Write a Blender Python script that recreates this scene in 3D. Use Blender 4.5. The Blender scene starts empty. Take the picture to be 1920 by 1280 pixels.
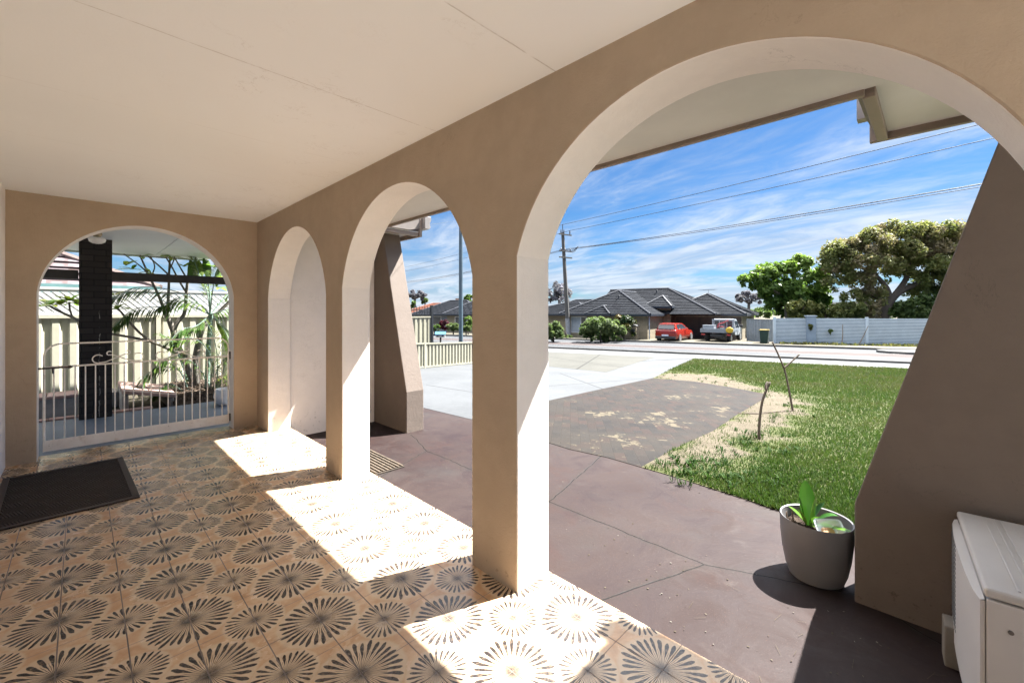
import bpy, bmesh, math, random
import numpy as np
from mathutils import Vector, Matrix
random.seed(7); rng = np.random.default_rng(7)
R = math.radians
S = bpy.context.scene
COL = S.collection

# ------------------------------------------------------------------ camera
F_PX, TH, HY, EYE = 800.85, R(44.773), 584.0, 1.40
cam = bpy.data.cameras.new('camera'); camo = bpy.data.objects.new('camera', cam); COL.objects.link(camo)
camo.location = (0, 0, EYE)
camo.rotation_euler = (R(90), 0, TH - R(90))
cam.sensor_width = 36; cam.lens = F_PX / 1920 * 36
cam.shift_y = -(640 - HY) / 1920
cam.clip_start = .05; cam.clip_end = 3000
S.camera = camo

# ------------------------------------------------------------------ light
SUN_EL = R(54.5)
SUN_AZ = math.atan2(-.362, .932)            # direction towards the sun, angle from +X
SUN_STRENGTH, SKY_STRENGTH, EXPO = 4.4, .05, 2.88
sun = bpy.data.lights.new('sun', 'SUN'); suno = bpy.data.objects.new('sun', sun); COL.objects.link(suno)
sun.energy = SUN_STRENGTH; sun.angle = R(.55); sun.color = (1, .965, .91)
sdir = Vector((math.cos(SUN_AZ) * math.cos(SUN_EL), math.sin(SUN_AZ) * math.cos(SUN_EL), math.sin(SUN_EL)))
suno.rotation_euler = sdir.to_track_quat('Z', 'Y').to_euler()
suno.location = (8, -4, 12)

W = bpy.data.worlds.new('World'); S.world = W; W.use_nodes = True
S.view_settings.view_transform = 'Standard'; S.view_settings.look = 'None'
S.view_settings.exposure = EXPO; S.view_settings.gamma = 1
S.render.engine = 'CYCLES'
S.cycles.use_denoising = True; S.cycles.use_adaptive_sampling = True; S.cycles.adaptive_threshold = .025
S.cycles.max_bounces = 14; S.cycles.diffuse_bounces = 8; S.cycles.glossy_bounces = 4
S.cycles.transparent_max_bounces = 8; S.cycles.sample_clamp_indirect = 6


# ------------------------------------------------------------------ node helpers
class G:
    """small arithmetic on sockets of one node tree"""
    def __init__(s, nt): s.nt = nt
    def node(s, t, **kw):
        n = s.nt.nodes.new(t)
        for k, v in kw.items(): setattr(n, k, v)
        return n
    def put(s, sock, v):
        if isinstance(v, bpy.types.NodeSocket): s.nt.links.new(v, sock)
        elif v is not None: sock.default_value = v
    def m(s, op, a, b=None, c=None, clamp=False):
        n = s.node('ShaderNodeMath', operation=op); n.use_clamp = clamp
        for i, v in enumerate((a, b, c)):
            if v is not None: s.put(n.inputs[i], v)
        return n.outputs[0]
    def add(s, a, b): return s.m('ADD', a, b)
    def sub(s, a, b): return s.m('SUBTRACT', a, b)
    def mul(s, a, b): return s.m('MULTIPLY', a, b)
    def step(s, x, lo, hi, t0=0., t1=1.):
        n = s.node('ShaderNodeMapRange', interpolation_type='SMOOTHSTEP')
        for i, v in enumerate((x, lo, hi, t0, t1)): s.put(n.inputs[i], v)
        return n.outputs[0]
    def noise(s, vec, scale, detail=4., rough=.55, dist=0., out=0):
        n = s.node('ShaderNodeTexNoise'); s.put(n.inputs['Vector'], vec)
        n.inputs['Scale'].default_value = scale; n.inputs['Detail'].default_value = detail
        n.inputs['Roughness'].default_value = rough; n.inputs['Distortion'].default_value = dist
        return n.outputs[out]
    def mix(s, f, a, b, blend='MIX'):
        n = s.node('ShaderNodeMix', data_type='RGBA', blend_type=blend)
        s.put(n.inputs[0], f)
        s.put(n.inputs[6], a if isinstance(a, bpy.types.NodeSocket) else (*a[:3], 1))
        s.put(n.inputs[7], b if isinstance(b, bpy.types.NodeSocket) else (*b[:3], 1))
        return n.outputs[2]
    def xyz(s, v):
        n = s.node('ShaderNodeSeparateXYZ'); s.put(n.inputs[0], v); return n.outputs
    def comb(s, x, y, z=0.):
        n = s.node('ShaderNodeCombineXYZ')
        for i, v in enumerate((x, y, z)): s.put(n.inputs[i], v)
        return n.outputs[0]
    def mapv(s, v, scale=(1, 1, 1), loc=(0, 0, 0), rot=(0, 0, 0)):
        n = s.node('ShaderNodeMapping'); s.put(n.inputs[0], v)
        n.inputs['Scale'].default_value = scale; n.inputs['Location'].default_value = loc; n.inputs['Rotation'].default_value = rot
        return n.outputs[0]
    def objc(s): return s.node('ShaderNodeTexCoord').outputs['Object']
    def uv(s): return s.node('ShaderNodeTexCoord').outputs['UV']
    def geo(s): return s.node('ShaderNodeNewGeometry').outputs['Position']
    def bump(s, h, dist=.01, strength=1., normal=None):
        n = s.node('ShaderNodeBump'); n.inputs['Distance'].default_value = dist; n.inputs['Strength'].default_value = strength
        s.put(n.inputs['Height'], h)
        if normal is not None: s.put(n.inputs['Normal'], normal)
        return n.outputs[0]


def newmat(name):
    m = bpy.data.materials.new(name); m.use_nodes = True
    return m, G(m.node_tree), m.node_tree.nodes['Principled BSDF']


def fin(g, p, col=None, rough=None, normal=None, metal=None, spec=None):
    if col is not None: g.put(p.inputs['Base Color'], col if isinstance(col, bpy.types.NodeSocket) else (*col[:3], 1))
    if rough is not None: g.put(p.inputs['Roughness'], rough)
    if normal is not None: g.put(p.inputs['Normal'], normal)
    if metal is not None: g.put(p.inputs['Metallic'], metal)
    if spec is not None: p.inputs['Specular IOR Level'].default_value = spec


def simple(name, col, rough=.6, var=.12, scale=6., bump=.0, bscale=80., metal=0., dirt=None, spec=.5, stretch=(1, 1, 1)):
    """painted / plain surface with gentle procedural variation"""
    m, g, p = newmat(name)
    v = g.mapv(g.objc(), stretch)
    n = g.noise(v, scale, 5, .6)
    c = g.mix(g.step(n, .3, .7), tuple(x * (1 - var) for x in col), tuple(min(1, x * (1 + var)) for x in col))
    if dirt:
        n2 = g.noise(v, scale * 2.7, 6, .7)
        c = g.mix(g.step(n2, .58, .75, 0, dirt[1]), c, dirt[0])
    nm = g.bump(g.noise(v, bscale, 3, .6), .01, bump) if bump else None
    fin(g, p, c, g.step(n, .2, .8, rough * .9, min(1, rough * 1.1)), nm, metal, spec)
    return m


# sky: Nishita with thin streaked clouds on a high sheet
def build_world():
    nt = W.node_tree; g = G(nt)
    bg = nt.nodes['Background']
    sk = g.node('ShaderNodeTexSky'); sk.sky_type = 'NISHITA'; sk.sun_disc = False
    sk.sun_elevation = SUN_EL; sk.sun_rotation = math.pi / 2 - SUN_AZ
    sk.air_density = 1.0; sk.dust_density = .4; sk.ozone_density = 2.2; sk.altitude = 0
    d = g.node('ShaderNodeTexCoord').outputs['Generated']
    x, y, z = g.xyz(d)
    k = g.m('DIVIDE', 1., g.add(g.m('MAXIMUM', z, 0.), .10))
    a, b = math.cos(R(78)), math.sin(R(78))     # streaks run roughly along the street
    px = g.mul(g.add(g.mul(x, a), g.mul(y, b)), k); py = g.mul(g.sub(g.mul(y, a), g.mul(x, b)), k)
    v = g.comb(px, py, 0.)
    big = g.noise(g.mapv(v, (.26, .48, 1), (3.1, 1.7, 0)), 1., 5, .55, .4)
    fine = g.noise(g.mapv(v, (.9, 1.9, 1), (0, 4.3, 0), (0, 0, R(14))), 1., 9, .62, .9)
    wisp = g.noise(g.mapv(v, (2.6, 4.2, 1), (1.3, 0, 0), (0, 0, R(-8))), 1.3, 8, .65, 1.3)
    c = g.add(g.mul(big, .66), g.add(g.mul(fine, .30), g.mul(wisp, .14)))
    low = g.step(z, .0, .30, .17, 0.)           # more cloud towards the horizon
    cov = g.step(g.add(c, low), .53, .76, 0., .86)
    cloud = g.mix(g.step(fine, .35, .7), (1.45, 1.75, 2.25), (2.45, 2.65, 2.95))
    sky = g.mix(1., sk.outputs[0], (.155, .272, .385), 'MULTIPLY')
    # bright overhead cloud added for soft fill, unseen above what the arches frame
    fill_deck = g.mul(g.step(z, .50, .66), g.step(big, .36, .50, .35, .92))
    out = g.mix(fill_deck, g.mix(cov, sky, cloud), (13.0, 13.2, 13.6))
    g.put(bg.inputs[0], out); bg.inputs[1].default_value = SKY_STRENGTH
build_world()

# ------------------------------------------------------------------ measuring helpers (a pixel of the photograph -> a point)
cT, sT = math.cos(TH), math.sin(TH)
def ray(px, py):
    u = (px - 960) / F_PX; v = (HY - py) / F_PX
    return Vector((cT + u * sT, sT - u * cT, v))
def onz(px, py, z=0.):
    d = ray(px, py); return Vector((0, 0, EYE)) + d * ((z - EYE) / d.z)
def onx(px, py, x): d = ray(px, py); return Vector((0, 0, EYE)) + d * (x / d.x)
def ony(px, py, y): d = ray(px, py); return Vector((0, 0, EYE)) + d * (y / d.y)
def att(px, py, t): return Vector((0, 0, EYE)) + ray(px, py) * t

NX, NY = .956, .292                          # road normal
RX, RY = .292, -.956                         # along the road, to the right
ROAD_Z = -1.0
APR = -.125
def terr(x, y):
    n = NX * x + NY * y
    return APR + (ROAD_Z - APR) * min(1, max(0, (n - 5) / 18.6))
def ong(px, py):
    d = ray(px, py); t = 1.
    lo, hi = .5, 80.
    for _ in range(60):
        m = (lo + hi) / 2; p = d * m
        if EYE + p.z > terr(p.x, p.y): lo = m
        else: hi = m
    p = d * lo; return Vector((p.x, p.y, terr(p.x, p.y)))
def rn(n, r, z=None):
    """road coordinates: n away from the house, r along the road to the right"""
    x, y = NX * n + RX * r, NY * n + RY * r
    return Vector((x, y, terr(x, y) if z is None else z))


# ------------------------------------------------------------------ mesh helpers
class MB:
    def __init__(s): s.v = []; s.f = []; s.uv = {}; s.mi = {}
    def vert(s, p): s.v.append(tuple(p)); return len(s.v) - 1
    def face(s, pts, uv=None, mi=0):
        i = len(s.v); s.v += [tuple(p) for p in pts]; s.f.append(tuple(range(i, i + len(pts))))
        if uv: s.uv[len(s.f) - 1] = uv
        if mi: s.mi[len(s.f) - 1] = mi
        return s
    def box(s, c, d, rot=None, mi=0):
        M = rot if rot is not None else Matrix.Identity(3)
        if isinstance(rot, (int, float)): M = Matrix.Rotation(rot, 3, 'Z')
        i = len(s.v); c = Vector(c)
        for z in (-.5, .5):
            for y in (-.5, .5):
                for x in (-.5, .5): s.v.append(tuple(c + M @ Vector((x * d[0], y * d[1], z * d[2]))))
        for q in ((0, 2, 3, 1), (4, 5, 7, 6), (0, 1, 5, 4), (2, 6, 7, 3), (0, 4, 6, 2), (1, 3, 7, 5)):
            s.f.append(tuple(i + k for k in q))
            if mi: s.mi[len(s.f) - 1] = mi
        return s
    def bb(s, a, b, mi=0):
        return s.box([(a[k] + b[k]) / 2 for k in range(3)], [abs(b[k] - a[k]) for k in range(3)], mi=mi)
    def prism(s, poly, off):
        """closed polygon (3D points, one plane) extruded by the vector off"""
        n = len(poly); i = len(s.v); off = Vector(off)
        s.v += [tuple(p) for p in poly] + [tuple(Vector(p) + off) for p in poly]
        s.f.append(tuple(i + k for k in reversed(range(n)))); s.f.append(tuple(i + n + k for k in range(n)))
        for k in range(n): s.f.append((i + k, i + (k + 1) % n, i + n + (k + 1) % n, i + n + k))
        return s
    def tube(s, pts, r, n=8, cap=True):
        pts = [Vector(p) for p in pts]; rs = r if isinstance(r, (list, tuple)) else [r] * len(pts)
        i0 = len(s.v); prev = None
        for k, p in enumerate(pts):
            t = (pts[min(k + 1, len(pts) - 1)] - pts[max(k - 1, 0)]).normalized()
            if prev is None:
                a = t.orthogonal().normalized()
            else:
                a = (prev - t * prev.dot(t)).normalized()
            prev = a; b = t.cross(a)
            for j in range(n):
                w = 2 * math.pi * j / n; s.v.append(tuple(p + (a * math.cos(w) + b * math.sin(w)) * rs[k]))
        for k in range(len(pts) - 1):
            for j in range(n):
                s.f.append((i0 + k * n + j, i0 + k * n + (j + 1) % n, i0 + (k + 1) * n + (j + 1) % n, i0 + (k + 1) * n + j))
        if cap:
            s.f.append(tuple(i0 + j for j in reversed(range(n)))); s.f.append(tuple(i0 + (len(pts) - 1) * n + j for j in range(n)))
        return s
    def lathe(s, prof, c=(0, 0, 0), n=32, sx=1., sy=1.):
        i0 = len(s.v); c = Vector(c)
        for r, z in prof:
            for j in range(n):
                w = 2 * math.pi * j / n; s.v.append((c.x + r * math.cos(w) * sx, c.y + r * math.sin(w) * sy, c.z + z))
        for k in range(len(prof) - 1):
            for j in range(n):
                s.f.append((i0 + k * n + j, i0 + k * n + (j + 1) % n, i0 + (k + 1) * n + (j + 1) % n, i0 + (k + 1) * n + j))
        s.f.append(tuple(i0 + j for j in reversed(range(n)))); s.f.append(tuple(i0 + (len(prof) - 1) * n + j for j in range(n)))
        return s
    def build(s, name, mat, parent=None, loc=None, smooth=False, bevel=0., angle=40, seg=2, local=False):
        """loc: world origin of a top-level mesh. parent: vertices given in world space unless local"""
        o0 = Vector((0, 0, 0))
        if parent is not None and not local:
            r = parent
            while r.parent: r = r.parent
            o0 = Vector(r.location)
        elif loc is not None: o0 = Vector(loc)
        me = bpy.data.meshes.new(name)
        me.from_pydata([(v[0] - o0.x, v[1] - o0.y, v[2] - o0.z) for v in s.v], [], s.f)
        mats = mat if isinstance(mat, (list, tuple)) else [mat]
        for m_ in mats: me.materials.append(m_)
        if s.uv:
            ul = me.uv_layers.new(name='UVMap')
            for fi, uv in s.uv.items():
                for li, c in zip(me.polygons[fi].loop_indices, uv): ul.data[li].uv = c
        for fi, k in s.mi.items(): me.polygons[fi].material_index = k
        if smooth:
            for q in me.polygons: q.use_smooth = True
        me.update()
        o = bpy.data.objects.new(name, me); COL.objects.link(o)
        if parent is not None: o.parent = parent
        elif loc is not None: o.location = loc
        if smooth:
            bm = bmesh.new(); bm.from_mesh(me); bmesh.ops.remove_doubles(bm, verts=bm.verts, dist=1e-5)
            for e in bm.edges:
                if len(e.link_faces) == 2 and e.calc_face_angle(0) > R(angle): e.smooth = False
            bm.to_mesh(me); bm.free()
        if bevel:
            b = o.modifiers.new('bevel', 'BEVEL'); b.width = bevel; b.segments = seg; b.limit_method = 'ANGLE'; b.angle_limit = R(40)
        return o


def tag(o, label=None, cat=None, group=None, kind=None):
    if label: o['label'] = label
    if cat: o['category'] = cat
    if group: o['group'] = group
    if kind: o['kind'] = kind
    return o
def thing(name, label, cat, loc=(0, 0, 0), rz=0., group=None):
    o = bpy.data.objects.new(name, None); COL.objects.link(o); o.location = loc; o.rotation_euler = (0, 0, rz)
    o.empty_display_size = .1
    return tag(o, label, cat, group)
def copy_tree(o, parent=None):
    c = o.copy(); COL.objects.link(c); c.parent = parent
    for ch in o.children: copy_tree(ch, c)
    return c


# ------------------------------------------------------------------ house materials
def m_render(name, col, blot=.06, rough=.75, bs=.35):
    m, g, p = newmat(name); v = g.geo()
    n = g.noise(v, 1.3, 4, .6); n2 = g.noise(v, 9., 5, .65)
    c = g.mix(g.step(g.add(g.mul(n, .6), g.mul(n2, .4)), .35, .65), tuple(x * (1 - blot) for x in col), tuple(min(1, x * (1 + blot)) for x in col))
    # old scuffs low on the wall
    z = g.xyz(v)[2]
    sc = g.mul(g.step(g.noise(v, 23., 6, .75), .57, .66), g.step(z, .0, .32, .75, 0.))
    c = g.mix(sc, c, tuple(x * .55 for x in col))
    brush = g.noise(g.mapv(v, (70, 70, 12)), 1., 4, .65)
    trow = g.noise(g.mapv(v, (1, 1, 1.6)), 16., 5, .7, 1.2)
    crack = g.step(g.m('ABSOLUTE', g.sub(g.noise(v, 2.6, 7, .6, .4), .5)), .0, .0035, 1., 0.)
    crack = g.mul(crack, g.step(g.noise(v, 1.1, 2), .52, .62))
    c = g.mix(g.mul(crack, .35), c, tuple(x * .45 for x in col))
    c = g.mix(g.step(trow, .55, .8, 0., .10), c, tuple(min(1, x * 1.3) for x in col))
    h = g.add(g.add(g.mul(brush, .6), g.mul(trow, .9)), g.add(g.mul(g.noise(v, 140., 3, .6), .5), g.add(g.mul(g.noise(v, 4., 3), 1.6), g.mul(crack, -.3))))
    fin(g, p, c, rough, g.bump(h, .008, bs), spec=.35)
    return m
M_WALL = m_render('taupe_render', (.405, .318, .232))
M_BUTT = m_render('shade_toned_render', (.145, .118, .100))  # same paint as the walls, local shade put into a darker colour
M_REVEAL = m_render('pale_reveal_render', (.77, .735, .70), .04)  # paler than the wall render, used on arch reveals and wing wall
M_SIDE = m_render('pale_wall_paint', (.82, .81, .80), .03)
M_TRIM = simple('brown_trim_paint', (.22, .175, .14), .45, .1, 8, .1, 60, dirt=((.12, .09, .07), .5))
M_SOFF = simple('soffit_paint', (.60, .605, .59), .6, .04, 3, .08, 120)
M_BARGE = simple('barge_paint', (.17, .15, .135), .5, .1, 7, dirt=((.12, .1, .08), .4))
M_GUTT = simple('gutter_metal', (.26, .24, .225), .35, .1, 9, dirt=((.2, .16, .12), .5), metal=.2)


def m_ceiling():
    m, g, p = newmat('ceiling_paint'); v = g.geo(); x, y, z = g.xyz(v)
    wob = g.mul(g.sub(g.noise(v, 3., 3), .5), .012)
    t = g.m('WRAP', g.add(g.sub(y, 1.235), wob), .4625, -.4625)
    seam = g.step(g.m('ABSOLUTE', t), .001, .0045, 1., 0.)
    broken = g.step(g.noise(v, 6., 4, .7), .36, .55)
    seam = g.mul(g.mul(seam, broken), g.step(y, 2.3, 3.0, 1., .3))
    zone = g.mul(g.step(g.noise(v, .9, 2), .47, .62), g.step(x, -.2, .6))
    fl = g.noise(g.mapv(v, (1, 1, 1)), 13., 7, .62, .5)
    ridge = g.step(g.m('ABSOLUTE', g.sub(fl, .5)), .0, .012, 1., 0.)
    flake = g.mul(g.mul(ridge, zone), g.step(g.noise(v, 4., 3), .48, .6))
    c = g.mix(g.step(g.noise(v, .8, 3), .3, .7), (.860, .880, .895), (.885, .905, .92))
    c = g.mix(g.mul(seam, .5), c, (.36, .32, .28))
    c = g.mix(g.mul(flake, .5), c, (.42, .38, .33))
    h = g.sub(g.mul(g.noise(v, 1.6, 2), 1.0), g.add(g.mul(seam, .25), g.mul(flake, .22)))
    h = g.add(h, g.mul(g.noise(v, 90., 3), .06))
    fin(g, p, c, .55, g.bump(h, .012, .5), spec=.3)
    return m
M_CEIL = m_ceiling()


def m_tiles():
    """glazed floor tiles, a flower of strokes on every second corner, large and small in turn"""
    m, g, p = newmat('flower_tiles'); v = g.geo(); x, y, z = g.xyz(v)
    T = .2088
    u = g.m('DIVIDE', g.sub(x, -.071), T); w = g.m('DIVIDE', g.sub(y, 2.815), T * .985)
    cloud = g.noise(v, 11., 5, .6, .6); cl2 = g.noise(v, 37., 4, .6)
    big = g.noise(v, 3.2, 2)
    base = g.mix(g.step(g.add(g.mul(cloud, .75), g.mul(cl2, .25)), .36, .66), (.52, .315, .17), (.64, .445, .28))
    tid = g.node('ShaderNodeTexWhiteNoise', noise_dimensions='2D')
    g.put(tid.inputs['Vector'], g.comb(g.m('FLOOR', u), g.m('FLOOR', w)))
    base = g.mix(g.mul(tid.outputs[0], .22), base, (.46, .26, .13))
    ink = None; halo = None
    for off, rad, cnt, seed in ((0., .80, 30., 0.), (1., .565, 27., 5.)):
        lx = g.m('WRAP', g.sub(u, off), 1., -1.); ly = g.m('WRAP', g.sub(w, off), 1., -1.)
        cx = g.m('ROUND', g.m('DIVIDE', g.sub(u, off), 2.)); cy = g.m('ROUND', g.m('DIVIDE', g.sub(w, off), 2.))
        r = g.m('SQRT', g.add(g.mul(lx, lx), g.mul(ly, ly)))
        jit = g.mul(g.sub(g.noise(g.comb(u, w), 4., 2), .5), .10)
        ang = g.add(g.m('ARCTAN2', ly, lx), jit)
        q = g.add(g.mul(ang, cnt / (2 * math.pi)), g.add(g.mul(cx, .37), .5))
        k = g.m('FLOOR', q); fr = g.m('ABSOLUTE', g.sub(g.sub(q, k), .5))
        wn = g.node('ShaderNodeTexWhiteNoise', noise_dimensions='3D'); g.put(wn.inputs['Vector'], g.comb(g.add(k, seed), cx, cy))
        Rl = g.mul(g.add(.90, g.mul(wn.outputs[0], .13)), rad)
        rr = g.m('DIVIDE', r, Rl)
        arc = g.mul(fr, g.mul(r, 2 * math.pi / cnt))
        half = g.m('ADD', .0045 * rad / .8 * 1.6, g.step(rr, .36, .88, 0., .033 * rad / .8))
        tip = g.m('SQRT', g.m('MAXIMUM', g.sub(1., g.m('POWER', g.m('MAXIMUM', g.m('DIVIDE', g.sub(rr, .86), .14), 0.), 2.)), 0.))
        half = g.mul(half, tip)
        pet = g.step(g.sub(arc, half), -.006, .004, 1., 0.)
        # thin strokes between, shorter, doubled towards the middle
        q2 = g.add(q, .5); fr2 = g.m('ABSOLUTE', g.sub(g.sub(q2, g.m('FLOOR', q2)), .5))
        arc2 = g.mul(fr2, g.mul(r, 2 * math.pi / cnt))
        thin = g.mul(g.step(g.sub(arc2, .0055 * rad / .8), -.004, .004, 1., 0.), g.step(rr, .60, .70, 1., 0.))
        hub = g.step(rr, .05, .22, .92, 0.)
        one = g.mul(g.m('MAXIMUM', pet, g.m('MAXIMUM', g.mul(thin, .85), hub)), g.step(rr, 1.0, 1.02, 1., 0.))
        hal = g.mul(g.step(g.m('DIVIDE', r, rad), .98, 1.10, 1., 0.), 1.)
        ink = one if ink is None else g.m('MAXIMUM', ink, one)
        halo = hal if halo is None else g.m('MAXIMUM', halo, hal)
    c = g.mix(g.mul(halo, .62), base, (.62, .50, .35))
    worn = g.step(g.noise(v, 55., 4, .7), .25, .55, .72, 1.)
    c = g.mix(g.mul(ink, worn), c, g.mix(cl2, (.018, .016, .018), (.042, .035, .033)))
    gx = g.m('ABSOLUTE', g.m('WRAP', u, .5, -.5)); gy = g.m('ABSOLUTE', g.m('WRAP', w, .5, -.5))
    gr = g.m('MAXIMUM', g.step(gx, .008, .014, 1., 0.), g.step(gy, .005, .010, .85, 0.))
    c = g.mix(gr, c, (.15, .115, .095))
    dirt = g.step(g.noise(v, 2.1, 6, .7), .50, .75, 0., .25)
    c = g.mix(dirt, c, (.30, .19, .11))
    h = g.add(g.mul(cl2, .08), g.add(g.mul(gr, -.8), g.add(g.mul(ink, -.10), g.mul(g.noise(v, 6., 2), .9))))
    rgh = g.add(g.add(.17, g.mul(cloud, .16)), g.add(g.mul(gr, .45), g.mul(dirt, .6)))
    fin(g, p, c, rgh, g.bump(h, .0025, .6), spec=.5)
    return m
M_TILE = m_tiles()

# ------------------------------------------------------------------ the verandah
XI, XO, H = 1.526, 1.773, 2.497
YE, YE2, XL = 5.943, 6.19, -.483
YB = -2.4
ARCR, ARCZ, SPR = .875, 1.380, 1.618

def arch_pts(c, hw, zc, r, n=40):
    a0 = math.acos(min(1, hw / r))
    return [(c + math.cos(a) * r, zc + math.sin(a) * r) for a in np.linspace(a0, math.pi - a0, n)]

def arcade():
    ops = [(-2.24, -.57, .87), (-.203, 1.479, .880), (1.829, 3.506, .858), (3.844, 5.508, .843)]  # first opening is an unseen arch added behind the camera for sun bounce
    poly = [(YB, -.16)]
    for a, b, rad in ops:
        c, hw = (a + b) / 2, (b - a) / 2
        poly += [(a, -.16)] + [(y, z) for y, z in reversed(arch_pts(c, hw, 1.418, rad))] + [(b, -.16)]
    poly += [(YE, -.16), (YE, 2.62), (YB, 2.62)]
    m = MB(); m.prism([(XI, y, z) for y, z in poly], (XO - XI, 0, 0))
    n = len(poly); k0 = 2                      # arch faces take the paler reveal colour
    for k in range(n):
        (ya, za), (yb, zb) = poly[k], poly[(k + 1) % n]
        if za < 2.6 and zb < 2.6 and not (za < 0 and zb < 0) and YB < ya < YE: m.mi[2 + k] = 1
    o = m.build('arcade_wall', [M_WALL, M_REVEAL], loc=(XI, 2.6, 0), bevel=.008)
    tag(o, 'long taupe rendered wall pierced by three arches along the tiled porch', 'wall')
    # end wall with the gate arch
    a, b = -.292, 1.277
    poly = [(XL - .25, -.06), (a, -.06)] + list(reversed(arch_pts((a + b) / 2, (b - a) / 2, 1.512, .787))) + [(b, -.06), (XO, -.06), (XO, 2.62), (XL - .25, 2.62)]
    m = MB(); m.prism([(x, YE, z) for x, z in poly], (0, YE2 - YE, 0))
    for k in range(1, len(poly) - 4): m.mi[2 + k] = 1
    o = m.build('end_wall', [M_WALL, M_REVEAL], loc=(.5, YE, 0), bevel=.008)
    tag(o, 'taupe end wall with one wide arch filled by the white gate', 'wall')
    m = MB().bb((XL - .25, -2.4, -.06), (XL, YE, 2.62))
    o = m.build('house_side_wall', M_SIDE, loc=(XL, 2, 0))
    tag(o, 'pale house wall at the far left edge of the porch', 'wall')
arcade()

def slab(name, mat, a, b, label=None):
    o = MB().bb(a, b).build(name, mat, loc=a); tag(o, kind='structure'); return o
slab('floor', M_TILE, (XL, -2.4, -.20), (XO + .004, YE2 - .03, 0))
slab('ceiling', M_CEIL, (XL, -2.4, H), (XI, YE, H + .05))

# buttress walls, wing walls
def buttress(ys, label):
    zs = [-.16, .39, 2.46, 2.46, -.16]
    m = MB(); m.prism([(2.867, y, z) for y, z in zip(ys, zs)], (.253, 0, 0))
    t = thing('buttress_wall', label, 'wall', (2.98, ys[0], -.125), group='slanted front walls of the porch')
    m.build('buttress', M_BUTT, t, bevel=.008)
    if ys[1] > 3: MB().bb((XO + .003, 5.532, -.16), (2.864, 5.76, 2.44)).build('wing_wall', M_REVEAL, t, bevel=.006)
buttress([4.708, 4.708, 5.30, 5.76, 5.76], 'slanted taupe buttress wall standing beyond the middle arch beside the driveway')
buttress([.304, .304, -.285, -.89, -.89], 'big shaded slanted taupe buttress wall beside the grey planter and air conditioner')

def eaves():
    t = thing('verandah_roof', 'overhanging porch roof with pale soffit, brown trim and two longer end eaves', 'roof', (2.2, 2.36, 2.45))
    ZS, XE = 2.447, 2.60
    MB().bb((XO - .02, -2.6, ZS), (XE, 8.2, ZS + .02)).build('soffit', M_SOFF, t)
    MB().bb((XE - .004, .24, ZS - .028), (XE + .028, 4.97, ZS + .12)).build('fascia', M_TRIM, t, bevel=.004)
    # roof sheets above, pitched back over the house
    def sheet(x1, y0, y1, z1):
        m = MB(); m.prism([(x1, y0, z1), (x1, y1, z1), (-4, y1, z1 + .25 * (x1 + 4)), (-4, y0, z1 + .25 * (x1 + 4))], (0, 0, .05)); m.build('roof_sheet', RS, t)
    RS = simple('roof_sheet_brown', (.16, .11, .09), .6)
    sheet(2.63, .26, 4.94, 2.575)
    for sg, y0, y1, XF in ((1, 4.95, 8.2, 3.20), (-1, .25, -2.6, 3.36)):
        up = .14 if sg < 0 else .06
        sheet(XF + .10, *sorted((y0, y1)), 2.63 + up)
        ya, yz = sorted((y0, y1))
        MB().bb((XE + .003, ya, 2.462), (XF, yz, 2.474)).build('end_soffit', M_SOFF, t)
        # trim under the end of the longer eave
        yy = sorted((y0, y0 + sg * .05))
        MB().bb((XE + .03, yy[0], 2.415), (XF - .002, yy[1], 2.4615)).build('end_trim', M_TRIM, t, bevel=.004)
        yb = sorted((y0 - sg * .03, y0 - sg * .002)); m = MB()
        m.prism([(XE + .03, yb[0], 2.66), (XF + .03, yb[0], 2.64 + up), (XF + .03, yb[0], 2.52), (3.05, yb[0], 2.475), (XE + .03, yb[0], 2.475)], (0, yb[1] - yb[0], 0))
        m.build('barge_board', M_BARGE, t, bevel=.003)
        ya, yz = sorted((y0 - sg * .035, y1))
        MB().bb((XF, ya, 2.392 + up * .2), (XF + .035, yz, 2.60 + up)).build('front_fascia', M_TRIM, t, bevel=.004)
        prof = [(XF + .038, 2.45), (XF + .10, 2.445), (XF + .125, 2.47), (XF + .115, 2.53), (XF + .135, 2.57), (XF + .135, 2.615), (XF + .038, 2.615)]
        ya, yz = sorted((y0 - sg * .10, y1))
        m = MB(); m.prism([(x, ya, z + up) for x, z in prof], (0, yz - ya, 0)); m.build('gutter', M_GUTT, t, bevel=.003)
eaves()
# ------------------------------------------------------------------ TEMP ground

# ------------------------------------------------------------------ ground, paving, street
def poly_sheet(name, pts, mat, dz=0., cuts=(5., 23.6), grid=None, kind='structure', thick=0.):
    """flat outline draped on the terrain, cut at its creases"""
    bm = bmesh.new()
    vs = [bm.verts.new((x, y, 0)) for x, y in pts]
    f0 = bm.faces.new(vs); f0.normal_update()
    bmesh.ops.triangulate(bm, faces=bm.faces[:])
    for n in cuts:
        bmesh.ops.bisect_plane(bm, geom=bm.verts[:] + bm.edges[:] + bm.faces[:], plane_co=(NX * n, NY * n, 0), plane_no=(NX, NY, 0))
    if thick:
        r = bmesh.ops.extrude_face_region(bm, geom=bm.faces[:])
        low = [v for v in r['geom'] if isinstance(v, bmesh.types.BMVert)]
        for v in bm.verts: v.co.z = terr(v.co.x, v.co.y) + dz
        for v in low: v.co.z -= thick
    else:
        for v in bm.verts: v.co.z = terr(v.co.x, v.co.y) + dz
    bmesh.ops.recalc_face_normals(bm, faces=bm.faces[:])
    if not thick:
        for f in bm.faces:
            if f.normal.z < 0: f.normal_flip()
    me = bpy.data.meshes.new(name); bm.to_mesh(me); bm.free(); me.materials.append(mat)
    o = bpy.data.objects.new(name, me); COL.objects.link(o)
    if kind: o['kind'] = kind
    return o

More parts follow.
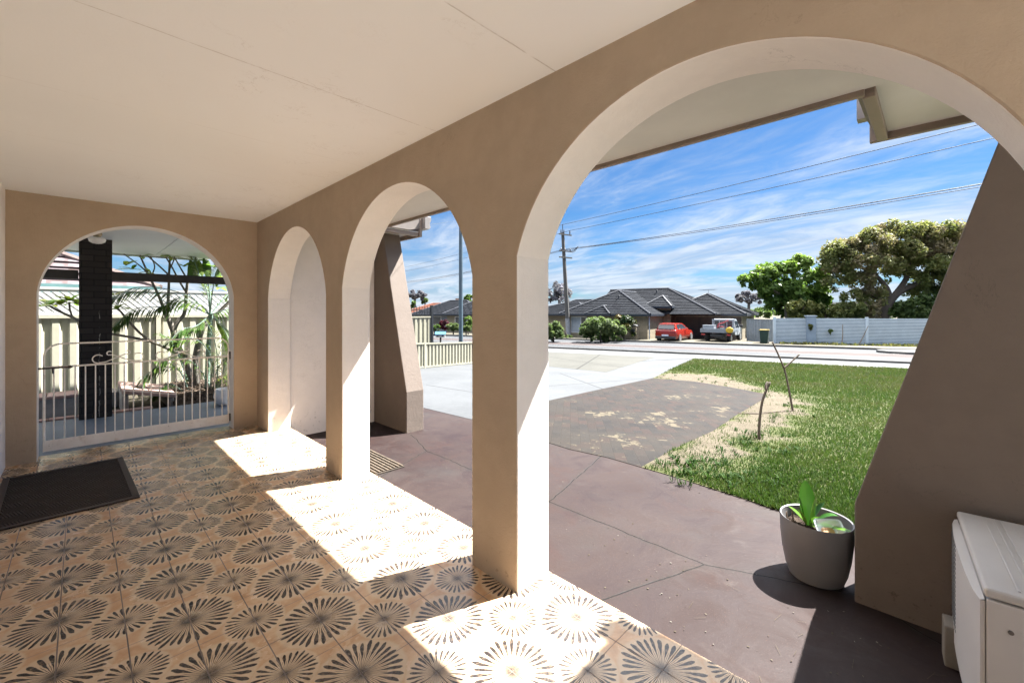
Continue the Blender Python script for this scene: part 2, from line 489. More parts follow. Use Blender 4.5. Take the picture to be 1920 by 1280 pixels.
def segdist(g, x, y, a, b):
    """distance of (x,y) to the segment a-b"""
    dx, dy = b[0] - a[0], b[1] - a[1]; L2 = dx * dx + dy * dy
    ex, ey = g.sub(x, a[0]), g.sub(y, a[1])
    t = g.m('DIVIDE', g.add(g.mul(ex, dx), g.mul(ey, dy)), L2, clamp=True)
    qx, qy = g.sub(ex, g.mul(t, dx)), g.sub(ey, g.mul(t, dy))
    return g.m('SQRT', g.add(g.mul(qx, qx), g.mul(qy, qy)))

def m_apron():
    m, g, p = newmat('stained_purple_concrete'); v = g.geo(); x, y, z = g.xyz(v)
    n1 = g.noise(v, .9, 5, .6, .6); n2 = g.noise(v, 3.3, 6, .65, .8); n3 = g.noise(v, 42., 4, .7)
    c = g.mix(g.step(g.add(g.mul(n1, .55), g.mul(n2, .45)), .36, .64), (0.0198, 0.0122, 0.0125), (0.0304, 0.0224, 0.0218))
    red = g.step(g.noise(g.mapv(v, (1, 1, 1), (5, 2, 0)), 1.7, 5, .6, 1.), .52, .7, 0., .55)
    c = g.mix(red, c, (0.0304, 0.0162, 0.0139))
    pale = g.step(g.noise(g.mapv(v, (1, 1, 1), (9, 4, 0)), 2.3, 7, .7, .7), .58, .74, 0., .5)
    c = g.mix(pale, c, (0.0561, 0.0495, 0.0469))
    grey = g.step(g.noise(g.mapv(v, (1, 1, 1), (1, 8, 0)), 1.1, 4, .6), .5, .72, 0., .6)
    c = g.mix(grey, c, (0.0284, 0.0277, 0.0277))
    c = g.mix(g.step(n3, .62, .74, 0., .4), c, (0.066, 0.0594, 0.0561))
    wob = g.mul(g.sub(g.noise(v, 5., 4), .5), .05)
    xw, yw = g.add(x, wob), g.add(y, g.mul(wob, -1.))
    d = None
    for a, b in (((2.644, 2.207), (2.649, 0.991)), ((2.649, 0.991), (2.953, 0.277)), ((2.649, 0.991), (1.770, 1.322)),
                 ((2.878, 4.616), (2.665, 3.955)), ((2.665, 3.955), (2.637, 2.196)), ((2.665, 3.955), (1.770, 3.571)),
                 ((2.644, 2.207), (4.477, 2.665)), ((2.644, 2.207), (1.770, 2.399)), ((4.477, 2.665), (4.904, 3.624)), ((2.953, 0.277), (2.345, -0.746))):
        s = segdist(g, xw, yw, a, b); d = s if d is None else g.m('MINIMUM', d, s)
    cr = g.step(d, .0015, .006, 1., 0.)
    dirt = g.mul(g.step(d, .0, .07, .5, 0.), g.step(n3, .4, .6))
    c = g.mix(dirt, c, (.020, .0175, .0145)); c = g.mix(cr, c, (.0035, .003, .0028))
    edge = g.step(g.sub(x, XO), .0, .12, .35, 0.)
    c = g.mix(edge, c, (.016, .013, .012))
    h = g.add(g.mul(n3, .25), g.add(g.mul(n2, .8), g.mul(cr, -1.6)))
    fin(g, p, g.mix(1., c, (.98, .90, .86), 'MULTIPLY'), g.step(n2, .3, .7, .55, .85), g.bump(h, .008, .5), spec=.22)
    return m

def m_concrete(name, lo, hi, joints=(), rough=.85, stain=.3, w=.006):
    m, g, p = newmat(name); v = g.geo(); x, y, z = g.xyz(v)
    n1 = g.noise(v, .7, 5, .6, .5); n2 = g.noise(v, 9., 6, .7); n3 = g.noise(v, 70., 3, .6)
    c = g.mix(g.step(g.add(g.mul(n1, .6), g.mul(n2, .4)), .35, .65), lo, hi)
    c = g.mix(g.step(g.noise(v, 2.2, 7, .75, .8), .56, .75, 0., stain), c, tuple(q * .55 for q in lo))
    h = g.add(g.mul(n2, .5), g.mul(n3, .5))
    d = None
    for a, b in joints:
        s = segdist(g, x, y, a, b); d = s if d is None else g.m('MINIMUM', d, s)
    if d is not None:
        j = g.step(d, w, w * 2.2, 1., 0.); c = g.mix(g.mul(j, .8), c, tuple(q * .3 for q in lo)); h = g.add(h, g.mul(j, -2.))
    fin(g, p, c, rough, g.bump(h, .006, .5), spec=.3)
    return m

def m_brickpave():
    m, g, p = newmat('weathered_brick_paving'); v = g.geo()
    rot = g.mapv(v, (1, 1, 1), (0, 0, 0), (0, 0, R(-37)))
    n1 = g.noise(v, .8, 5, .6, .7); n2 = g.noise(v, 6.5, 7, .72, .6); n3 = g.noise(v, 60., 4, .7)
    b = g.node('ShaderNodeTexBrick'); g.put(b.inputs['Vector'], rot)
    b.inputs['Scale'].default_value = 1.; b.inputs['Brick Width'].default_value = .23; b.inputs['Row Height'].default_value = .115
    b.inputs['Mortar Size'].default_value = .004; b.inputs['Mortar Smooth'].default_value = .3; b.inputs['Bias'].default_value = -.1
    b.inputs['Color1'].default_value = (0.0198, 0.0149, 0.0135, 1); b.inputs['Color2'].default_value = (0.0165, 0.0154, 0.0165, 1); b.inputs['Mortar'].default_value = (0.0252, 0.0216, 0.0174, 1)
    cell = g.node('ShaderNodeTexWhiteNoise', noise_dimensions='2D')
    xr, yr, zr_ = g.xyz(rot)
    g.put(cell.inputs['Vector'], g.comb(g.m('FLOOR', g.m('DIVIDE', g.add(xr, g.mul(g.m('MODULO', g.m('FLOOR', g.m('DIVIDE', yr, .115)), 2.), .115)), .23)), g.m('FLOOR', g.m('DIVIDE', yr, .115))))
    c = g.mix(g.step(cell.outputs[0], .55, 1., 0., .7), b.outputs['Color'], (0.033, 0.0182, 0.016))
    c = g.mix(g.step(n3, .5, .75, 0., .35), c, (.06, .054, .046))
    c = g.mix(g.step(cell.outputs[0], .35, .0, 0., .8), c, (0.011, 0.0105, 0.0116))
    c = g.mix(g.step(n1, .38, .62, 0., .6), c, (0.0288, 0.0252, 0.0216))
    # sand left in patches, sharp on the brick edges
    sandm = g.add(g.mul(n2, .62), g.add(g.mul(n1, .28), g.mul(cell.outputs[0], .10)))
    fine = g.step(g.noise(v, 7.5, 7, .75, .8), .56, .70, 0., .5)
    c = g.mix(fine, c, (0.0488, 0.0429, 0.0338))
    px_, py_, pz_ = g.xyz(v); near = None
    for q, rad in ((ong(1232, 786), .85), (ong(1150, 822), .35), (ong(1215, 733), .45), (ong(1345, 765), .45), (ong(1120, 775), .4), (ong(1270, 745), .4)):
        e_ = g.m('SQRT', g.add(g.m('POWER', g.sub(px_, q.x), 2.), g.m('POWER', g.sub(py_, q.y), 2.)))
        k_ = g.step(e_, rad * .2, rad, .085, 0.); near = k_ if near is None else g.m('MAXIMUM', near, k_)
    sandm = g.step(g.add(sandm, g.sub(near, .035)), .560, .60)
    c = g.mix(g.mul(sandm, .95), c, g.mix(n3, (0.0788, 0.0668, 0.0457), (0.1087, 0.0945, 0.0675)))
    c = g.mix(1., c, (.82, .80, .76), 'MULTIPLY')
    h = g.add(g.mul(b.outputs['Fac'], -1.), g.add(g.mul(n3, .4), g.mul(sandm, .6)))
    fin(g, p, c, .88, g.bump(h, .008, .6), spec=.25)
    return m

def m_soil():
    m, g, p = newmat('sandy_lawn_soil'); v = g.geo()
    at = g.node('ShaderNodeAttribute'); at.attribute_name = 'lush'
    n1 = g.noise(v, 2.4, 6, .7, .6); n2 = g.noise(v, 17., 6, .75); n3 = g.noise(v, 120., 3, .7)
    sand = g.mix(g.step(g.add(g.mul(n1, .5), g.mul(n3, .5)), .35, .65), (0.069, 0.057, 0.039), (0.1087, 0.0922, 0.066))
    straw = g.mix(g.step(n2, .35, .65), (.046, .062, .018), (.080, .078, .036))
    lush = g.step(g.add(at.outputs['Fac'], g.mul(g.sub(n2, .5), .6)), .38, .56)
    c = g.mix(lush, sand, straw)
    c = g.mix(g.step(g.noise(v, 6., 7, .75, .8), .60, .72, 0., .45), c, (.075, .055, .038))
    fin(g, p, c, .95, g.bump(g.add(n2, n3), .03, .6), spec=.2)
    return m

M_APRON = m_apron()
def xy(*pts): return [tuple(ong(*q)[:2]) for q in pts]

# one sheet to the horizon
def ground():
    rows = [-60, 5, 23.6, 60, 220, 900]; m = MB()
    for a, b in zip(rows, rows[1:]):
        rr = [-900, -60, 60, 900]
        for c, d in zip(rr, rr[1:]):
            q = [rn(a, c), rn(b, c), rn(b, d), rn(a, d)]
            m.face([(p.x, p.y, terr(p.x, p.y) - .035) for p in reversed(q)])
    tag(m.build('ground', m_concrete('sandy_ground', (0.056, 0.048, 0.032), (0.076, 0.064, 0.044), stain=.5)), kind='structure')
ground()

apron_edge = xy((1470, 960), (1447, 954), (1400, 937), (1337, 917), (1275, 897), (1202, 876), (1140, 858), (1067, 842), (1029, 830), (960, 808), (883, 786), (790, 763.6))
pts = [(XO + .006, -4.), (6.9, -4.), (3.95, -.2)] + [(x * 1.045, y * 1.045) for x, y in xy((1600, 985)) + apron_edge[:8]] + apron_edge[8:] + [(4.1, 6.3), (3.8, 9.6), (XO + .006, 9.6)]
poly_sheet('concrete_apron', pts, M_APRON, .0)

d0 = xy((960, 800))[0]
drv = xy((1029, 751), (1129, 729), (1224, 709), (1253, 695), (1304, 671)); k1 = xy((960, 785))[0]
drv_top = [tuple(rn(23.3, -2.6)[:2]), tuple(rn(23.3, -60)[:2])]
DRV = [tuple(q) for q in xy((790, 763.6), (883, 786))] + [k1] + drv
e = ong(1304, 671); rr0 = RX * e.x + RY * e.y
fenceA, fenceB = ong(785, 691), ong(883, 682)
DRV += [tuple(rn(23.5, rr0)[:2]), tuple(rn(23.5, rr0 - 11.)[:2]), tuple((fenceA + (fenceA - fenceB) * .9)[:2]), (3.4, 10.), (3.9, 6.9)]
jA = ong(800, 722); jB = ong(883, 735); jC = ong(1029, 722); jD = ong(1137, 712)
poly_sheet('driveway', DRV, m_concrete('pale_concrete', (0.0547, 0.0587, 0.0634), (0.0720, 0.0766, 0.0818),
    [(tuple(jA[:2]), tuple(jB[:2])), (tuple(jB[:2]), tuple(ong(1224, 709)[:2])), (tuple(ong(1050, 700)[:2]), tuple(ong(1129, 729)[:2]))], stain=.10, w=.012), .004)
OLD = xy((1027, 687), (1137, 698), (1231, 668.7)); 
o1 = ong(1231, 668.7); ro = RX * o1.x + RY * o1.y; o0 = ong(1027, 687)
OLD += [tuple(rn(23.1, ro)[:2]), tuple(rn(23.1, ro - 7.2)[:2]), tuple((o0 + (o0 - ong(1137, 698)) * .45)[:2])]
poly_sheet('old_driveway', OLD, m_concrete('exposed_aggregate_concrete', (0.045, 0.045, 0.039), (0.0615, 0.0607, 0.0532),
    [(tuple(ong(1027, 669)[:2]), tuple(ong(1165, 689)[:2])), (tuple(ong(1080, 693)[:2]), tuple(ong(1130, 660)[:2]))], stain=.5, w=.02), .008)

PATCH = [k1] + xy((1029, 751), (1129, 729), (1224, 709), (1300, 715), (1370, 726), (1432, 738), (1437, 745), (1385, 776), (1341, 806), (1272, 838), (1202, 876)) + xy((1140, 858), (1067, 842), (1029, 830), (960, 808), (925, 797))
poly_sheet('brick_paving', PATCH, m_brickpave(), .005)

# lawn: fine grid with a painted lushness
def inpoly(x, y, P):
    c = False; n = len(P); j = n - 1
    for i in range(n):
        if (P[i][1] > y) != (P[j][1] > y) and x < (P[j][0] - P[i][0]) * (y - P[i][1]) / (P[j][1] - P[i][1]) + P[i][0]: c = not c
        j = i
    return c
def polydist(x, y, P, closed=True):
    best = 1e9; n = len(P)
    for i in range(n if closed else n - 1):
        a, b = P[i], P[(i + 1) % n]; dx, dy = b[0] - a[0], b[1] - a[1]; L = dx * dx + dy * dy
        t = max(0, min(1, ((x - a[0]) * dx + (y - a[1]) * dy) / L)) if L else 0
        best = min(best, math.hypot(x - a[0] - t * dx, y - a[1] - t * dy))
    return best
LAWN = list(reversed(apron_edge[:9])) 
LAWN = xy((1202, 876)) + [tuple(q) for q in xy((1275, 897), (1337, 917), (1400, 937), (1447, 954), (1470, 960), (1600, 985))] + [(3.82, -.2), (7.0, -4.), (9., -9.), tuple(rn(23.5, 16.)[:2]), tuple(rn(23.5, rr0 + .02)[:2])] + xy((1304, 671), (1253, 695), (1224, 709), (1300, 715), (1370, 726), (1432, 738), (1437, 745), (1385, 776), (1341, 806), (1272, 838))
from mathutils import noise as mnoise
def fbm(x, y, s, seed=0.): return mnoise.fractal(Vector((x * s + seed, y * s - seed, seed)), 1., 2., 4)
# photographed bare sand: beside the paving and at its two ends
SAND1 = xy((1432, 735), (1500, 745), (1487, 775), (1440, 800), (1400, 820), (1350, 842), (1300, 850), (1250, 885), (1195, 868), (1272, 836), (1341, 806), (1385, 776))
SAND2 = xy((1225, 709), (1250, 700), (1330, 702), (1380, 715), (1440, 735), (1370, 728), (1300, 717))
def lush(x, y):
    v = 1.
    d1 = -polydist(x, y, SAND1) if inpoly(x, y, SAND1) else polydist(x, y, SAND1)
    d2 = -polydist(x, y, SAND2) if inpoly(x, y, SAND2) else polydist(x, y, SAND2)
    k = min(d1, d2) + .45 * fbm(x, y, 1.7, 3.) + .22 * fbm(x, y, 5., 9.)
    v = min(1., max(0., .40 + k * 1.0))
    return v
def lawn():
    bm = bmesh.new(); f0 = bm.faces.new([bm.verts.new((x, y, 0)) for x, y in LAWN]); f0.normal_update(); bmesh.ops.triangulate(bm, faces=bm.faces[:])
    xs = [p[0] for p in LAWN]; ys = [p[1] for p in LAWN]
    def cut(co, no): bmesh.ops.bisect_plane(bm, geom=bm.verts[:] + bm.edges[:] + bm.faces[:], plane_co=co, plane_no=no)
    x = min(xs)
    while x < max(xs): cut((x, 0, 0), (1, 0, 0)); x += .22 if x < 9 else .8
    y = min(ys)
    while y < max(ys): cut((0, y, 0), (0, 1, 0)); y += .22 if 0 < y < 6 else .8
    for n in (5., 23.6): cut((NX * n, NY * n, 0), (NX, NY, 0))
    la = bm.verts.layers.float.new('lush')
    for v in bm.verts:
        v[la] = lush(v.co.x, v.co.y)
        v.co.z = terr(v.co.x, v.co.y) + .003 + .004 * min(1, v[la]) * (1 + fbm(v.co.x, v.co.y, 1.3))
    for f in bm.faces:
        f.normal_update()
        if f.normal.z < 0: f.normal_flip()
    me = bpy.data.meshes.new('lawn'); bm.to_mesh(me); bm.free(); me.materials.append(m_soil())
    o = bpy.data.objects.new('lawn', me); COL.objects.link(o); o['kind'] = 'structure'
lawn()

# street bands across the lot front
M_ROAD = m_concrete('asphalt', (0.0391, 0.0425, 0.0476), (0.0493, 0.0527, 0.0587), stain=.15)
M_REDROAD = m_concrete('red_asphalt', (.036, .026, .0255), (.046, .035, .034), stain=.2)
M_PATH = m_concrete('footpath_concrete', (0.0863, 0.0885, 0.09), (0.1087, 0.111, 0.1125), stain=.12)
M_KERB = m_concrete('kerb_concrete', (.085, .084, .080), (.11, .108, .103), stain=.3)
def band(name, n0, n1, mat, dz, z0=ROAD_Z, r0=-90, r1=60):
    m = MB(); m.face([rn(n1, r0, z0 + dz), rn(n0, r0, z0 + dz), rn(n0, r1, z0 + dz), rn(n1, r1, z0 + dz)])
    return tag(m.build(name, mat), kind='structure')
band('footpath', 23.5, 25.75, M_PATH, .012)
band('road', 25.75, 34.55, M_ROAD, -.015)
band('median', 29.3, 31.5, M_REDROAD, -.009)
mk = simple('road_paint', (.18, .18, .175), .7, .1)
for n in (29.22, 31.52):
    band('lane_line', n, n + .11, mk, -.006)
def kerb(n0, n1, r0, r1, name='kerb'):
    m = MB(); a = rn(n0, r0, 0); b = rn(n1, r0, 0); c = rn(n1, r1, 0); d = rn(n0, r1, 0)
    m.prism([(p.x, p.y, ROAD_Z - .05) for p in (a, d, c, b)], (0, 0, .165))
    tag(m.build(name, M_KERB), kind='structure')
kerb(25.72, 25.90, -90, 60); kerb(34.5, 34.66, -90, 60)
band('verge', 34.66, 38.2, m_concrete('dry_verge', (0.0723, 0.0646, 0.0459), (0.0978, 0.0875, 0.0638), stain=.4), .09)
# traffic island towards the right
q0 = ong(1645, 659.5); r_i = RX * q0.x + RY * q0.y
m = MB(); isl = []
for k in range(9):
    w = R(90) + R(180) * k / 8; isl.append((32.6 + 1.05 * math.sin(w - R(90)) * -1., r_i + .9 - .9 * math.cos(w - R(90)) * 1.))
out = [rn(n, r, 0) for n, r in isl] + [rn(33.65, r_i + 30, 0), rn(31.55, r_i + 30, 0)]
out = [rn(31.55, r_i + 1.2, 0), rn(31.8, r_i + .4, 0), rn(32.3, r_i, 0), rn(32.9, r_i, 0), rn(33.4, r_i + .4, 0), rn(33.65, r_i + 1.2, 0), rn(33.65, r_i + 30, 0), rn(31.55, r_i + 30, 0)]
m.prism([(p.x, p.y, ROAD_Z - .05) for p in reversed(out)], (0, 0, .18)); tag(m.build('traffic_island', M_KERB, bevel=.03), kind='structure')

# ------------------------------------------------------------------ grass
def m_leaf(name, cols, rough=.5, trans=.35, spec=.4):
    """leaves: colour picked per leaf by the mesh attribute 'tint'"""
    m, g, p = newmat(name)
    at = g.node('ShaderNodeAttribute'); at.attribute_name = 'tint'
    cr = g.node('ShaderNodeValToRGB'); g.put(cr.inputs[0], at.outputs['Fac'])
    el = cr.color_ramp.elements
    while len(el) > 1: el.remove(el[-1])
    for i, c in enumerate(cols):
        e = el[0] if i == 0 else el.new(i / (len(cols) - 1))
        e.position = i / (len(cols) - 1); e.color = (*c, 1)
    n = g.noise(g.geo(), 25., 2)
    c = g.mix(g.mul(n, .3), cr.outputs[0], tuple(q * .6 for q in cols[0]))
    fin(g, p, c, rough, spec=spec)
    tr = g.node('ShaderNodeBsdfTranslucent'); g.put(tr.inputs[0], g.mix(.5, c, (1., 1., .55), 'MULTIPLY'))
    mx = g.node('ShaderNodeMixShader'); mx.inputs[0].default_value = trans
    g.nt.links.new(p.outputs[0], mx.inputs[1]); g.nt.links.new(tr.outputs[0], mx.inputs[2])
    g.nt.links.new(mx.outputs[0], g.nt.nodes['Material Output'].inputs[0])
    return m

def leafmesh(name, V, F, tint, mat, parent=None, loc=None, kind=None):
    """V (n,3) world verts, F (m,k) faces, tint (m,)"""
    V = np.asarray(V, float).copy(); F = np.asarray(F)
    o0 = np.zeros(3)
    if parent is not None:
        r = parent
        while r.parent: r = r.parent
        o0 = np.array(r.location)
    elif loc is not None: o0 = np.array(loc)
    V -= o0
    me = bpy.data.meshes.new(name); nf, k = F.shape
    me.vertices.add(len(V)); me.vertices.foreach_set('co', V.ravel())
    me.loops.add(nf * k); me.loops.foreach_set('vertex_index', F.ravel().astype(np.int32))
    me.polygons.add(nf); me.polygons.foreach_set('loop_start', np.arange(0, nf * k, k, dtype=np.int32))
    try: me.polygons.foreach_set('loop_total', np.full(nf, k, dtype=np.int32))
    except Exception: pass
    a = me.attributes.new('tint', 'FLOAT', 'FACE'); a.data.foreach_set('value', np.clip(np.asarray(tint, float), 0, 1))
    me.materials.append(mat); me.update(calc_edges=True)
    o = bpy.data.objects.new(name, me); COL.objects.link(o)
    if parent is not None: o.parent = parent
    elif loc is not None: o.location = loc
    if kind: o['kind'] = kind
    return o

M_GRASS = m_leaf('grass_blades', [(.022, .055, .008), (.040, .084, .012), (.066, .104, .022), (.092, .102, .036), (.116, .112, .055)], .6, .3, .25)
def grass():
    P = []; xs = [p[0] for p in LAWN]; ys = [p[1] for p in LAWN]
    N = 400000
    n_ = rng.random((N, 4))
    # denser near the house, thinner towards the street
    dist = 3.0 + 22 * n_[:, 0] ** 2.2
    ang = TH - np.arctan((1180 + (1780 - 1180) * n_[:, 1] - 960) / F_PX)
    X = dist * np.cos(ang) * 1.15; Y = dist * np.sin(ang) * 1.15
    V = []; F = []; T = []
    for x, y, r1, r2, d in zip(X, Y, n_[:, 2], n_[:, 3], dist):
        if len(T) > 95000: break
        if NX * x + NY * y > 23.3 or not inpoly(x, y, LAWN): continue
        l = lush(x, y)
        if l < .25 or r1 > (l - .2) * 1.25: continue
        z = terr(x, y) + .004
        dry = .5 + .5 * fbm(x, y, .55, 5.) + .35 * fbm(x, y, 2.6, 2.)
        far = min(1, max(0, (d - 7) / 9))
        h = (.014 + .022 * r2) * (.8 + .6 * l) * (1 + .8 * far); w = .0035 + .0045 * r1 + .010 * far
        if l < .55: h *= 1.2
        a = r1 * 39.; ca, sa = math.cos(a), math.sin(a); lean = .9 * h * (r2 * 1.7 % 1)
        b = a + 1.3; i = len(V)
        V += [(x - ca * w, y - sa * w, z), (x + ca * w, y + sa * w, z), (x + math.cos(b) * lean, y + math.sin(b) * lean, z + h)]
        F.append((i, i + 1, i + 2)); T.append(min(1., max(0., .30 + .52 * (dry - .5) + .22 * (r2 - .5) + .20 * far + .25 * (r1 > .72 * l))))
    leafmesh('grass', V, F, T, M_GRASS, kind='stuff')
grass()

tag(MB().bb((-6, -14, -.12), (XO, -2.404, -.03)).build('rear_bounce_slab', m_concrete('rear_bounce_concrete', (.42, .40, .37), (.52, .50, .47)), loc=(0, -8, -.03)), kind='structure')  # pale slab added out of view to bounce sunlight into the porch
def blade_tuft(V, F, T, c, n, h, w, tint, spread=.05, curl=.6):
    for k in range(n):
        a = random.random() * 6.28; hh = h * random.uniform(.55, 1.1); s = random.random() * spread
        bx, by = c[0] + math.cos(a) * s, c[1] + math.sin(a) * s; dx, dy = math.cos(a), math.sin(a); px, py = -dy * w, dx * w
        out = hh * curl * random.uniform(.4, 1.2); i = len(V)
        V += [(bx - px * .6, by - py * .6, c[2]), (bx + px * .6, by + py * .6, c[2]),
              (bx + dx * out * .45 + px, by + dy * out * .45 + py, c[2] + hh * .7), (bx + dx * out * .45 - px, by + dy * out * .45 - py, c[2] + hh * .7),
              (bx + dx * out + px * .15, by + dy * out + py * .15, c[2] + hh * .82), (bx + dx * out - px * .15, by + dy * out - py * .15, c[2] + hh * .82)]
        t = tint + random.uniform(-.2, .2)
        F += [(i, i + 1, i + 2, i + 3), (i + 3, i + 2, i + 4, i + 5)]; T += [t, t]
M_WEED = m_leaf('weed_leaves', [(.012, .034, .006), (.024, .058, .010), (.045, .082, .018)], .75, .3, .15)
def weeds():
    V, F, T = [], [], []
    for (px, py, s, n) in ((1275, 868, 26, 14), (1330, 876, 26, 16), (1300, 888, 20, 10), (1360, 852, 18, 9), (1245, 872, 8, 4), (1400, 835, 20, 8), (1425, 822, 16, 8), (1455, 850, 22, 7), (1395, 815, 10, 4),
                           (1495, 845, 18, 5), (1340, 900, 26, 9), (1390, 905, 26, 8), (1440, 890, 30, 8), (1320, 715, 12, 5), (1345, 718, 9, 3), (1250, 706, 7, 3), (1480, 760, 16, 5), (1450, 785, 10, 3), (1385, 808, 5, 2), (1515, 770, 20, 3)):
        for k in range(n):
            c = ong(px + random.gauss(0, s), py + random.gauss(0, s * .33))
            blade_tuft(V, F, T, (c.x, c.y, c.z + .004), random.randint(6, 13), random.uniform(.03, .075), random.uniform(.004, .008), random.uniform(.3, .8), .04, .9)
    leafmesh('weeds', V, F, T, M_WEED, kind='stuff')
weeds()

# ------------------------------------------------------------------ side yard beyond the gate
ZP = -.06
M_BLUE = m_concrete('blue_grey_painted_concrete', (.085, .105, .135), (.12, .14, .175), stain=.35, rough=.6)
tag(MB().bb((-2.2, YE2 - .028, ZP - .1), (XO, 8.36, ZP)).build('patio', M_BLUE, loc=(0, 7, ZP)), kind='structure')
M_PATSOFF = simple('patio_soffit_paint', (.62, .68, .72), .55, .04, 2)
t = thing('patio_roof', 'pale blue white soffit over the side patio beyond the gate', 'roof', (.5, 8, 2.4))
MB().bb((-2.4, YE2 + .003, 2.40), (XO - .05, 10.0, 2.43)).build('soffit', M_PATSOFF, t)
MB().bb((.93, YE2 + .003, 2.392), (.95, 10.0, 2.3995)).build('cover_strip', M_PATSOFF, t)
MB().bb((-2.4, 10.003, 2.37), (XO - .05, 10.03, 2.52)).build('fascia', simple('pale_green_fascia', (.40, .46, .42), .5), t)

def m_darkbrick():
    m, g, p = newmat('dark_brown_brick'); v = g.objc(); x, y, z = g.xyz(v)
    b = g.node('ShaderNodeTexBrick'); g.put(b.inputs['Vector'], g.comb(g.add(g.add(x, y), .06), z))
    b.inputs['Scale'].default_value = 1; b.inputs['Brick Width'].default_value = .24; b.inputs['Row Height'].default_value = .0825
    b.inputs['Mortar Size'].default_value = .006; b.inputs['Mortar Smooth'].default_value = .35
    b.inputs['Color1'].default_value = (.021, .017, .015, 1); b.inputs['Color2'].default_value = (.033, .027, .024, 1); b.inputs['Mortar'].default_value = (.006, .005, .005, 1)
    n = g.noise(v, 40., 5, .7)
    crack = g.mul(g.step(g.m('ABSOLUTE', g.sub(g.add(x, g.mul(g.sub(g.noise(v, 14., 4), .5), .05)), .035)), .002, .006, 1., 0.), g.step(g.noise(v, 9., 3), .45, .6))
    crack = g.mul(crack, g.step(z, 1.35, 1.5, 1., 0.))
    c = g.mix(g.mul(crack, .8), b.outputs['Color'], (.32, .30, .27))
    h = g.add(g.mul(b.outputs['Fac'], -1.2), g.mul(n, .7))
    fin(g, p, c, .75, g.bump(h, .012, .9), spec=.35)
    return m
t = thing('brick_column', 'dark brown brick column standing on the blue patio beyond the gate', 'column', (.14, 8.33, ZP))
MB().bb((-.025, 8.17, ZP), (.303, 8.50, 2.398)).build('shaft', m_darkbrick(), t, bevel=.004)
M_DARKWOOD = simple('dark_stained_beam', (.022, .018, .016), .5, .3, 12, .1)
t = thing('pergola_beam', 'dark timber beam crossing from the brick column above the side fence', 'beam', (.5, 8.33, 1.9))
MB().bb((-2.2, 8.30, 1.845), (-.029, 8.36, 1.965)).build('beam_length', M_DARKWOOD, t, bevel=.004)
MB().bb((.307, 8.30, 1.845), (2.6, 8.36, 1.965)).build('beam_length', M_DARKWOOD, t, bevel=.004)
# soffit light
t = thing('ceiling_light', 'small round white ceiling light under the patio soffit', 'light', (.14, 7.55, 2.4))
MB().lathe([(.045, 0), (.05, -.02), (.035, -.05), (.03, -.06)], (.14, 7.55, 2.398)).build('holder', simple('brass_holder', (.35, .28, .18), .35, metal=.6), t, smooth=True)
MB().lathe([(.035, -.058), (.075, -.062), (.085, -.085), (.075, -.115), (.045, -.135), (.01, -.142)], (.14, 7.55, 2.398)).build('glass_shade', simple('opal_glass', (.85, .83, .8), .2), t, smooth=True)

